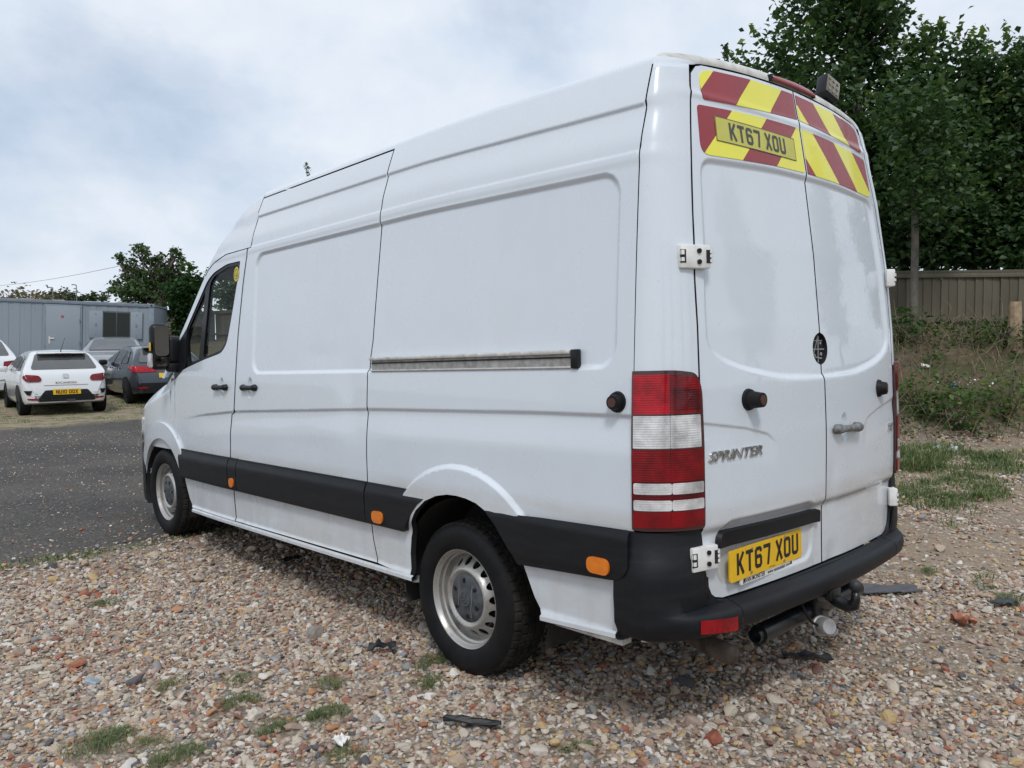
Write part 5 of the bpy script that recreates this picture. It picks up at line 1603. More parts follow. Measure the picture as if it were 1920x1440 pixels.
bumper = grid_mesh("rear_bumper", np.concatenate([G[ic:], (G[ic:][::-1] * [-1, 1, 1])[1:]]), M["plastic"], van, sharp=55)
b_l = grid_mesh("bumper_corner", G[:ic] if False else np.concatenate([G[:ic], [G[ic] - [.004, 0, 0]]]), M["plastic"], van, sharp=55)
b_r = fin(b_l.copy(), van); b_r.scale = (-1, 1, 1)
# bumper reflectors
from mathutils import Vector as _V
def refl(sgn, parent):
    o = []
    bx = np.linspace(-.865, -.700, 12)
    fit = {}
    # sample the bumper face at z .41-.46
    face = np.array([[G[i][-4], G[i][-3]] for i in range(len(path))])
    fx = face[:, 0, 0]; order = np.argsort(fx)
    def yf(x): return np.interp(x, fx[order], face[order, 0, 1])
    V = []; F = []
    for i, x in enumerate(bx):
        t = i / 11
        z0 = .424 + .016 * (1 - t); z1 = .474 + .014 * (1 - t)
        for z in (z0, z1): V.append((sgn * x * -1, yf(x) - .003, z))
    for i in range(11): F.append((2 * i, 2 * i + 2, 2 * i + 3, 2 * i + 1))
    return mesh_obj("reflector", V, F, M["reflector"], parent)
refl(-1, b_l)
# ---- underside, liners and dark core behind the seams
cr = bmesh.new()
bm_box(cr, (0, 1.72, 1.50), (1.70, 3.02, 1.20)); bm_box(cr, (0, 1.72, 2.23), (1.52, 3.00, .30)); bm_box(cr, (0, 2.75, .62), (1.30, 5.3, .50)); bm_box(cr, (0, 2.95, .60), (1.84, 2.45, .40)); bm_box(cr, (0, .38, .66), (1.66, .44, .52))
from_bm("body_core", cr, M["under"], van)
def liner(yc, zc_, r, nm="wheel_liner", ztop=None):
    G = []
    for x in (-.955, -.80, -.62):
        G.append([(x, yc + r * math.cos(a), zc_ + r * math.sin(a) * .92) for a in np.linspace(-.25, math.pi + .25, 28)])
    G.append([(-.62, yc, zc_ - .1)] * 28)
    o = grid_mesh(nm, np.array(G), M["under"], van, sharp=40)
    fin(o.copy(), van).scale = (-1, 1, 1)
liner(1.12, .355, .485); liner(4.80, .42, .47)
tube("exhaust", [(-.45, .6, .33), (-.52, .30, .30), (-.58, .14, .29), (-.60, .02, .285)], .038, simple("rusty_exhaust", (.075, .055, .042), .8, var=.5), van, 14)
cyl("rear_axle", (-.75, YR, ZR), (.75, YR, ZR), .05, M["under"], van)
# ---- tow bar
tow = cyl("tow_bar", (-.43, .012, .322), (.41, .012, .322), .037, M["tow"], van, n=28)
for s in (-.43, .41):
    revolve("bar_end", [(.037, 0), (.028, .001), (.027, -.03)], M["tow"], tow, 24).location = (s, .012, .322)
box("ball_plate", (.0, -.02, .36), (.13, .03, .13), M["tow"], tow, None, .006)
box("ball_bracket", (-.0, -.055, .405), (.085, .08, .05), M["tow"], tow, None, .01)
tube("ball_neck", [(0, -.06, .395), (0, -.10, .372), (0, -.14, .362), (0, -.165, .372), (0, -.172, .40), (0, -.172, .43)], [.024, .025, .025, .023, .018, .015], M["tow"], tow, 16)
bm = bmesh.new(); bmesh.ops.create_uvsphere(bm, u_segments=24, v_segments=16, radius=.026, matrix=Matrix.Translation((0, -.172, .452)))
from_bm("tow_ball", bm, simple("ball_cover_rubber", (.02, .021, .024), .55), tow, 60)
for x, z in ((-.035, .385), (.035, .375), (.005, .315)):
    cyl("bolt", (x, -.03, z), (x, -.062, z), .014, M["zinc"], tow, n=6)
sk = revolve("socket", [(.0, -.035), (.030, -.035), (.036, -.022), (.036, .012), (.041, .016), (.041, .026), (.030, .034), (0, .036)], M["socket"], tow, 26)
sk.location = (-.075, -.075, .285); sk.rotation_euler = (0, .25, R(62))
tube("cable", [(-.19, -.035, .40), (-.18, -.05, .36), (-.15, -.06, .315), (-.11, -.062, .295)], .006, M["rubber"], tow, 8)

# ---- door rail on the side
xr = -float(Wt(1.40)) + .006
rail = box("door_rail", (xr + .003, 1.115, 1.398), (.012, 1.40, .058), M["darkrail"], van)
bm = bmesh.new(); bm_box(bm, (xr - .006, 1.135, 1.427), (.022, 1.37, .016), None, .004); from_bm("rail_edge", bm, M["alu"], rail, 40)
bm = bmesh.new(); bm_box(bm, (xr - .005, 1.115, 1.369), (.020, 1.40, .007), None, .002); from_bm("rail_edge", bm, M["alu"], rail, 40)
box("rail_groove", (xr - .0045, 1.115, 1.406), (.003, 1.40, .006), M["gap"], rail)
box("rail_end_cap", (xr - .006, .427, 1.400), (.026, .035, .072), M["black"], rail, None, .005)
# ---- high brake lamp and work lamp
def lipz(x): return float(np.interp(abs(x), [0, .15, .35, .5, .62], [2.494, 2.492, 2.486, 2.478, 2.468]))
V = []; F = []
xsb = np.linspace(-.175, .175, 15)
for x in xsb:
    z = lipz(x) + .006; y = float(rear_y(np.array([x]), np.array([z]))[0])
    e_ = .6 + .4 * math.sin(math.pi * (x + .175) / .35) ** .4
    V += [(x, y - .010, z - .002), (x, y - .016, z + .006), (x, y - .012, z + .020 * e_), (x, y + .012, z + .034 * e_), (x, y + .05, z + .036 * e_)]
for i in range(14):
    for j in range(4):
        F.append((5 * i + j, 5 * i + 5 + j, 5 * i + 6 + j, 5 * i + 1 + j))
mesh_obj("brake_lamp", V, F, simple("brake_lamp_red", (.30, .012, .02), .28, coat=.8), van, smooth=True)
for s in (-.179, .179):
    box("lamp_end", (s, float(rear_y(np.array([s]), np.array([2.5]))[0]) + .012, lipz(s) + .014), (.008, .05, .026), M["black"], van)
# work lamp tilted towards the back on the roof
wl_c = Vector((.43, .115, 2.595))
wrot = Matrix.Rotation(R(-8), 3, "Z") @ Matrix.Rotation(R(-10), 3, "X") @ Matrix.Rotation(R(24), 3, "Y")
wl = box("work_lamp", wl_c, (.105, .055, .108), M["black"], van, wrot, .012)
box("lamp_lens", wl_c + wrot @ Vector((0, -.0285, 0)), (.088, .006, .090), M["led"], wl, wrot, .002)
for i in range(3):
    for j in range(3):
        p = wl_c + wrot @ Vector(((i - 1) * .028, -.0315, (j - 1) * .029))
        cyl("led", p, p + wrot @ Vector((0, -.003, 0)), .008, simple("led_amber", (.22, .19, .11), .2) if i + j == 0 else bpy.data.materials["led_amber"], wl, n=8)
cyl("lamp_bracket", wl_c + wrot @ Vector((0, .01, -.05)), (.43, .13, 2.50), .016, M["black"], wl, n=10)

# ---- cab: roof cap, windscreen, nose
zlow_t = lambda y: np.interp(y, [3.20, 3.626, 3.835, 3.93, 4.02], [2.166, 2.165, 2.128, 2.089, 2.02])
ztop_t = tab([3.2, 3.3, 3.4, 3.5, 3.575, 3.742, 3.844, 3.93, 4.02], [2.497, 2.482, 2.457, 2.41, 2.36, 2.255, 2.165, 2.10, 2.025], .02)
G = []
for y in np.linspace(3.221, 4.0, 22):
    zl, ztp = float(zlow_t(y)), float(ztop_t(y))
    H = max(ztp - zl, .004); ze = zl + H * .95
    k = H / .33
    w0 = float(side_x(np.array([y]), np.array([ze]))[0])
    sec = [(float(side_x(np.array([y]), np.array([z]))[0]), z) for z in np.linspace(zl, ze, 8)][:-1]
    rel = cat([(w0 + a, ze + b * min(1, k * 1.1)) for a, b in ROOF_REL] + [(0, ze + .113 * min(1, k * 1.1))], 24)
    sec = np.array(sec + [tuple(p) for p in rel])
    G.append([(-p[0], max(y + .26 * (1 - (p[0] / .93) ** 2) * (y - 3.22) / .78, float(np.interp(p[1], [2.166, 2.363, 2.48], [3.259, 3.246, 3.223]))), p[1]) for p in sec])
grid_mesh("roof_cap", full(np.array(G)), M["paint"], van)
# A pillar line (y, z): from the roof cap down to the wing
def wscreen(off=0.0, v0=0.0, v1=1.0):
    G = []
    for v in np.linspace(v0, v1, 12):
        ye, ze = 3.985 + (4.80 - 3.985) * v, 2.045 + (1.335 - 2.045) * v
        w = float(side_x(np.array([ye]), np.array([ze]))[0]) - .012
        G.append([(u * w, ye + .27 * (1 - u * u) * (1 - .1 * v) , ze + .05 * (1 - u * u)) for u in np.linspace(-1, 1, 25)])
    return np.array(G)
grid_mesh("windscreen", wscreen()[:, 1:-1], M["glass"], van)
Gp = wscreen()
for s in (0, 1):
    a = Gp[:, 0] if s == 0 else Gp[:, -1]
    b = Gp[:, 1] if s == 0 else Gp[:, -2]
    out = a + np.array([(-.006 if s == 0 else .006), -.035, 0.0])
    grid_mesh("screen_pillar", np.stack([out, a + [(-.012 if s == 0 else .012), .0, .006], b * .4 + a * .6 + [0, .012, .006], b], 1), M["paint"], van)
G = []
for y in np.concatenate([[4.60], np.linspace(4.66, 5.86, 22), [5.885]]):
    w = float(Wt(.95) * plan(y)); hc = float(np.interp(y, [4.52, 4.8, 5.1, 5.4, 5.65, 5.80, 5.89], [1.50, 1.44, 1.35, 1.26, 1.15, 1.05, .93]))
    zs0 = np.interp(y, [4.52, 5.2, 5.7, 5.89], [1.22, 1.08, .98, .90])
    sec = [(w, .80), (w * 1.0, .88), (w, .95 if zs0 > .96 else zs0)]
    for a in np.linspace(0.05, 1, 18):
        th = a * math.pi / 2
        sec.append((w * math.cos(th) ** .55, zs0 + (hc - zs0) * math.sin(th) ** .9))
    sec[-1] = (0, sec[-1][1])
    G.append([(-p[0], y, p[1]) for p in sec])
G = np.array(G)
wing_keep = G[:, :]
nose = grid_mesh("bonnet", full(G), M["paint"], van)
G = []
for y in np.concatenate([np.linspace(5.27, 5.8, 12), [5.85, 5.88, 5.89]]):
    w = float(Wt(.6) * plan(y)) + .012
    G.append([(-w, y, .33), (-w - .006, y, .40), (-w - .006, y, .60), (-w, y, .80), (-w + .03, y, .815)])
G = np.array(G)
F2 = np.concatenate([G, (G[::-1] * [-1, 1, 1])])
grid_mesh("front_bumper", F2, M["plastic"], van, sharp=50)
# wing panel between door and bonnet
sp("front_wing", [(4.458, .868), (4.62, .868), (4.80, .98), (4.80, 1.22), (4.66, 1.30), (4.535, 1.385), (4.530, 1.375), (4.511, 1.057)][::-1], M["paint"], h=.02, off=.004, flange=.02, seal=None)
# front wheel arch
aa = np.linspace(math.radians(2), math.radians(168), 30)
o1 = [(4.80 + .585 * math.cos(a), .40 + .60 * math.sin(a)) for a in np.linspace(math.radians(30), math.radians(140), 26)]
i1 = [(4.80 + .475 * math.cos(a), .40 + .475 * math.sin(a)) for a in np.linspace(math.radians(148), math.radians(18), 26)]
sp("wheel_arch", o1 + i1, M["paint"], h=0.02, off=.020, flange=.04, seal=None)
i2 = [(4.80 + .475 * math.cos(a), .40 + .475 * math.sin(a)) for a in np.linspace(math.radians(18), math.radians(-8), 8)]
clad([(5.275, .80), (5.275, .36)] [::-1] + [(5.22, .72)] + i2) if False else None
hl = [(5.36, 1.02), (5.62, .95), (5.66, .80), (5.50, .82), (5.40, .88)]
sp("headlamp", hl, M["lens_c"], h=0.03, off=.012, flange=.02)
# black mirror foot on the door
sp("mirror_foot", [(4.30, 1.425), (4.30, 1.70), (4.525, 1.565), (4.525, 1.40), (4.64, 1.36), (4.70, 1.29), (4.56, 1.315)][::-1], M["black"], h=.03, off=.004, flange=.02)
mr = box("door_mirror", (-1.062, 4.52, 1.575), (.135, .10, .345), M["black"], van, Matrix.Rotation(R(-10), 3, "Z"), .045, 4)
mrot = Matrix.Rotation(R(-10), 3, "Z"); mc = Vector((-1.062, 4.52, 1.575))
def mbox(nm, l, s, mat, bev=.004): return box(nm, mc + mrot @ Vector(l), s, mat, mr, mrot, bev)
def rr_plate(nm, x0, x1, z0, z1, y, r, mat, tip=-.016):
    o = round_poly([(x0, z0), (x1, z0), (x1, z1), (x0, z1)], r)
    bm = bmesh.new()
    f = bm.faces.new([bm.verts.new(mc + mrot @ Vector((p[0], y - .008 + (p[1] - z0) / (z1 - z0) * tip, p[1]))) for p in o])
    return from_bm(nm, bm, mat, mr)
rr_plate("mirror_glass", -.040, .056, -.070, .150, -.0515, .035, M["mirror"])
rr_plate("mirror_glass", -.040, .056, -.145, -.080, -.0515, .022, M["mirror"])
mbox("mirror_sticker", (-.069, -.03, .0), (.006, .05, .060), simple("yellow_tape", (.72, .45, .02), .5), .001)
mbox("indicator", (-.066, .0, -.10), (.030, .085, .105), M["lens_c"], .012)
bm = bmesh.new()
bm_box(bm, (-.965, 4.50, 1.55), (.11, .10, .20), None, .03, 3); bm_box(bm, (-.975, 4.49, 1.42), (.10, .09, .07), None, .02, 2)
from_bm("mirror_arm", bm, M["black"], mr, 40)
# ---- cab inside
bm = bmesh.new()
for x in (-.48, .05, .52):
    bm_box(bm, (x, 3.78, 1.02), (.46, .50, .16), None, .05); bm_box(bm, (x, 3.52, 1.33), (.46, .14, .58), Matrix.Rotation(R(8), 3, "X"), .05); bm_box(bm, (x, 3.47, 1.72), (.26, .10, .19), None, .04)
from_bm("seat", bm, M["seat"], van, 40)
box("dashboard", (0, 4.62, 1.24), (1.66, .46, .22), M["black"], van, None, .06, 3)
box("bulkhead", (0, 3.30, 1.30), (1.70, .03, 1.6), M["seat"], van)
revolve("steering_wheel", [(.195, .01), (.207, 0), (.195, -.01), (.183, 0), (.195, .01)], M["black"], van, 28).location = (.42, 4.30, 1.42)
bpy.context.view_layer.update()
van_sw = [o for o in van.children if o.name.startswith("steering_wheel")][0]; van_sw.rotation_euler = (0, R(25), R(90))
# ---- far side: the same doors and panels mirrored
for src, nm in ((sl, "side_panel"), (panel_l, "side_panel"), (fdoor, "front_door")):
    o = fin(src.copy(), van); o.scale = (-1, 1, 1); o.name = nm
    if src is fdoor:
        for c in list(src.children):
            if c.name.startswith(("window",)): fin(c.copy(), o)
sill_r = [o for o in van.children if o.name.startswith("sill")][0]; fin(sill_r.copy(), van).scale = (-1, 1, 1)

# ---- wheels
def make_wheel():
    w = bpy.data.objects.new("wheel", None); fin(w, van)
    n = 150
    # axial coordinate: 0 = rim lip, negative = outwards (towards -x)
    prof = [(.214, .012), (.222, -.004), (.235, -.014), (.258, -.021), (.285, -.0235), (.305, -.021), (.322, -.012), (.333, .000)]
    tyre = revolve("tyre", prof + [(.335, .004)], M["tyre"], w, 96)
    tr = [(.333, .000), (.340, .008), (.3435, .018), (.345, .034), (.3375, .0355), (.3375, .041), (.3455, .0425), (.346, .072), (.3380, .0735), (.3380, .081), (.346, .0825), (.346, .112), (.338, .1135), (.338, .121), (.346, .1225), (.3455, .152), (.338, .1535), (.338, .159), (.345, .1605), (.3435, .176), (.340, .186), (.333, .194), (.322, .206), (.30, .214), (.26, .216), (.22, .205)]
    a = np.linspace(0, 2 * np.pi, n * 2, endpoint=False); V = []
    for i, (r, x) in enumerate(tr):
        rr = np.full(len(a), r)
        kk = np.arange(len(a)) % 6
        if i in (1, 2, 3, 18, 19, 20): rr = np.where(kk == 0, r - .006, rr)
        if i in (6, 7, 10, 11, 14, 15): rr = np.where((np.arange(len(a)) + 3) % 6 == 0, r - .005, rr)
        ax = x + (.0022 * np.sign(np.sin(np.arange(len(a)) * 2 * np.pi / 12)) if i in (4, 5, 8, 9, 12, 13, 16, 17) else 0)
        V.append(np.stack([np.full(len(a), 0) + ax, rr * np.cos(a), rr * np.sin(a)], 1))
    N = len(a); V = np.concatenate(V); F = []
    for i in range(len(tr) - 1):
        for j in range(N):
            k = (j + 1) % N; F.append((i * N + j, i * N + k, (i + 1) * N + k, (i + 1) * N + j))
    t = mesh_obj("tread", V, F, M["tread"], w, smooth=False)
    bm = bmesh.new(); bm.from_mesh(t.data); bmesh.ops.recalc_face_normals(bm, faces=bm.faces); bm.to_mesh(t.data); bm.free()
    # raised lettering low on the sidewall
    for txt, mid, sz in (("SUPER", -90 - 18, .030), ("SUPER", 90, .026)):
        V2, F = font_mesh(txt, sz, wide=1.15)
        ph = R(mid) - V2[:, 0] / .287 * (-1)
        rr = .287 + V2[:, 1]
        P = np.stack([np.interp(rr, [.258, .285, .305, .322], [-.0218, -.0243, -.0222, -.014]), -rr * np.cos(ph) * (1), rr * np.sin(ph)], 1)
        mesh_obj("sidewall_lettering", P, F, M["rubber"], w)
    # steel rim
    rim = revolve("rim", [(.221, .004), (.2235, -.002), (.2205, -.006), (.2165, -.003), (.213, .008), (.2045, .016), (.2035, .034), (.196, .040), (.1945, .068), (.1905, .074)], M["rim"], w, 96)
    disc_o = [(.1912 * math.cos(a_), .1912 * math.sin(a_)) for a_ in np.linspace(0, 2 * np.pi, 96, endpoint=False)]
    disc_i = [(.108 * math.cos(a_), .108 * math.sin(a_)) for a_ in np.linspace(0, 2 * np.pi, 64, endpoint=False)]
    hl_ = [disc_i]
    for k in range(16):
        c = 2 * np.pi * (k + .5) / 16
        hl_.append([(.163 * math.cos(c) + .0185 * math.cos(q), .163 * math.sin(c) + .0185 * math.sin(q)) for q in np.linspace(0, 2 * np.pi, 16, endpoint=False)])
    prof_r = tab([.100, .110, .117, .124, .131, .138, .147, .178, .186, .192], [.026, .022, .013, .008, .007, .013, .028, .060, .070, .074], .003)
    def dsurf(u, v, o=0.0):
        return np.stack([prof_r(np.hypot(u, v)) - o, u, v], -1)
    panel("rim_disc", disc_o, dsurf, M["rim"], w, h=.010, holes=hl_, flange=.006, flip=True)
    bk = revolve("brake_drum", [(.0, .10), (.19, .10), (.19, .16), (.0, .16)], M["under"], w, 32)
    cap = revolve("hub_cap", [(.0, .006), (.034, .006), (.038, .008), (.068, .010), (.101, .014), (.110, .020), (.1115, .026)], M["cap"], w, 64)
    bm = bmesh.new()
    for k in range(6):
        c = 2 * np.pi * k / 6 + .3
        bm_box(bm, (.012, .080 * math.cos(c), .080 * math.sin(c)), (.010, .020, .014), Matrix.Rotation(c, 3, "X"), .002)
    from_bm("cap_lug", bm, M["black"], cap)
    V2, F = ribbon([([(.031 * math.cos(q), .031 * math.sin(q)) for q in np.linspace(0, 2 * np.pi, 40, endpoint=False)], 1)] + [([(0, 0), (.030 * math.sin(q), .030 * math.cos(q))], 0) for q in (0, 2.094, 4.189)], .0045)
    mesh_obj("cap_emblem", np.stack([np.full(len(V2), .0035), V2[:, 0], V2[:, 1]], 1), F, M["capline"], cap)
    V2, F = ribbon([([(-.045, .072), (-.040, .03), (-.046, 0), (-.040, -.035), (-.048, -.075)], 0), ([(.050, .07), (.045, .03), (.045, -.02), (.047, -.045)], 0)], .003)
    mesh_obj("cap_line", np.stack([np.full(len(V2), .0068), V2[:, 0], V2[:, 1]], 1), F, simple("scuffed_line", (.22, .24, .25), .5), cap)
    cyl("tyre_valve", (.03, .176 * math.cos(-2.75), .176 * math.sin(-2.75)), (.005, .182 * math.cos(-2.75), .182 * math.sin(-2.75)), .006, M["rubber"], w, n=8)
    return w
w1 = make_wheel(); w1.location = (-.939, YR, ZR); w1.rotation_euler = (R(6), 0, 0)
w2 = fin(w1.copy(), van); w2.location = (-.939, YF, ZF); w2.rotation_euler = (R(40), 0, 0)
w3 = fin(w1.copy(), van); w3.location = (.939, YR, ZR); w3.rotation_euler = (R(15), 0, 0); w3.scale = (-1, 1, 1)
w4 = fin(w1.copy(), van); w4.location = (.939, YF, ZF); w4.scale = (-1, 1, 1)
for w in (w2, w3, w4):
    for c in list(w1.children):
        d = fin(c.copy(), w)
        for g in list(c.children): fin(g.copy(), d)

# ================================================================ grey container
def container():
    a = cp((287 - 960) / 1505.2 * 26.0, 26.0); b = cp((0 - 960) / 1505.2 * 24.9, 24.9)
    d = (b - a) / np.linalg.norm(b - a); ang = math.atan2(d[1], d[0])     # local +x runs to the left along the face
    zr, zl = 2.82, 3.01; slope = (zl - zr) / np.linalg.norm(b - a)
    H = 2.59; L = 9.0
    root = empty("site_container", (a[0], a[1], zr - H), 0, "long grey steel site container with a door and a shuttered window", "container")
    root.rotation_euler = Matrix.Rotation(ang, 3, "Z").to_euler(); root.rotation_euler = (0, -math.atan(slope), ang)
    # outward normal of the visible face in local axes: camera side
    loc = Matrix.Rotation(-ang, 3, "Z") @ Vector((CW[0] - a[0], CW[1] - a[1], 0)); s = 1 if loc.y > 0 else -1
    t = NT("grey_painted_steel")
    c = t.mix(t.noise(1.6, 6, .65, stretch=(1, 1, .3)), (.20, .24, .28), (.25, .29, .33))
    c = t.mix(t.ramp(t.noise(3.5, 7, .7, stretch=(1.5, 1.5, .35)), [(.66, 0), (.74, .6)]), c, (.17, .12, .09))
    t.set(Base_Color=c, Roughness=.55); m = t.m
    dk = simple("grey_steel_frame", (.165, .205, .245), .55, var=.15, scale=4)
    px = lambda q: (287 - q) / 287 * (np.linalg.norm(b - a))
    K = 26.0 / 1505.2
    # corrugated wall, profile along x with openings left flat
    prof = []; x = .16
    while x < L - .16:
        prof += [(x, 0), (x + .17, 0), (x + .18, -.010), (x + .30, -.010), (x + .31, 0)]; x += .31
    G = np.array([[(q[0], s * q[1], .12), (q[0], s * q[1], H - .10)] for q in prof])
    grid_mesh("wall_panel", G, m, root, smooth=False)
    G = np.array([[(q[0], s * (q[1] - 2.40), .12), (q[0], s * (q[1] - 2.40), H - .10)] for q in prof]); grid_mesh("wall_panel", G, m, root, smooth=False)
    box("end_wall", (.04, -s * 1.2, H / 2), (.04, 2.3, H - .2), m, root); box("end_wall", (L - .04, -s * 1.2, H / 2), (.04, 2.3, H - .2), m, root)
    box("roof", (L / 2, -s * 1.2, H - .05), (L - .02, 2.36, .05), m, root)
    box("top_rail", (L / 2, s * .012, H - .06), (L - .3, .06, .10), dk, root, None, .006); box("bottom_rail", (L / 2, s * .012, .07), (L - .3, .06, .14), dk, root, None, .006)
    for xx in (.08, L - .08):
        for yy in (0, -2.4):
            box("corner_post", (xx, s * (yy + (.0 if yy == 0 else 0)), H / 2), (.16, .14, H - .24), dk, root, None, .006)
            for z in (.06, H - .06):
                cst = box("corner_casting", (xx, s * yy, z), (.18, .18, .12), dk, root, None, .008)
                cyl("casting_hole", (xx, s * (yy + .085), z), (xx, s * (yy + .092), z), .032, M["gap"], cst, n=14)
    # door
    x0, x1 = px(146), px(83); zt = H - 11 * K - .02
    fr = box("door_frame", ((x0 + x1) / 2, s * .022, (zt + .14) / 2 + .04), (x1 - x0 + .10, .05, zt - .08), dk, root, None, .004)
    dr = box("door", ((x0 + x1) / 2, s * .040, (zt + .14) / 2 + .03), (x1 - x0, .05, zt - .17), m, root, None, .006)
    hp = box("handle_plate", (x1 - .10, s * .068, 1.33), (.05, .01, .24), M["alu"], dr); cyl("door_lever", (x1 - .10, s * .10, 1.38), (x1 - .24, s * .10, 1.38), .012, M["alu"], dr, n=8)
    for z in (.5, 1.2, 1.9): cyl("door_hinge", (x0 + .005, s * .07, z), (x0 + .005, s * .07, z + .11), .014, dk, dr, n=8)
    # prohibition sign on the door
    sx_ = (x0 + x1) / 2 + .02; sz_ = H - (598 - 568) * K
    disc = cyl("sign", (sx_, s * .066, sz_), (sx_, s * .069, sz_), .047, simple("sign_red", (.42, .035, .04), .4), dr, n=24)
    cyl("sign_face", (sx_, s * .069, sz_), (sx_, s * .071, sz_), .030, simple("sign_grey", (.26, .22, .24), .5), disc, n=20)
    box("sign_mark", (sx_, s * .0725, sz_), (.052, .002, .013), simple("sign_black", (.05, .02, .02), .5), disc, Matrix.Rotation(.7, 3, "Y"))
    # window with two folded shutters
    wx0, wx1 = px(240), px(189); z1, z0 = H - (587 - 569) * K, H - (634 - 569) * K
    wf = box("window_frame", ((wx0 + wx1) / 2, s * .012, (z0 + z1) / 2), (wx1 - wx0 + .05, .06, z1 - z0 + .05), simple("dark_frame", (.06, .065, .07), .5), root, None, .004)
    for q in (0, 1):
        w = (wx1 - wx0) / 2
        box("pane", (wx0 + w * (q + .5), s * .045, (z0 + z1) / 2), (w - .03, .008, z1 - z0 - .04), simple("dark_pane", (.020, .026, .022), .15, spec=.25) if q == 0 else bpy.data.materials["dark_pane"], wf)
    for qa, qb in ((189, 162), (265, 241)):
        a0, a1 = sorted((px(qa), px(qb)))
        sh = box("shutter", ((a0 + a1) / 2, s * .040, (z0 + z1) / 2), (a1 - a0 - .015, .045, z1 - z0 + .05), m, root, None, .006)
        box("shutter_latch", ((a0 + a1) / 2, s * .066, (z0 + z1) / 2), (.05, .015, .11), dk, sh, None, .003)
        for z in (z0 + .08, z1 - .08): box("shutter_bolt", ((a0 + a1) / 2, s * .064, z), (.03, .012, .05), dk, sh)
    tube("lifting_lug", [(.55, s * -.02, H - .02), (.62, s * -.02, H + .06), (.75, s * -.02, H + .0)], .02, dk, root, 6)
    for k in range(4):
        box("roof_stain", (1.0 + k * .9, s * -.01, H - .004), (.35, .05, .012), M["roofgrime"], root)
container()

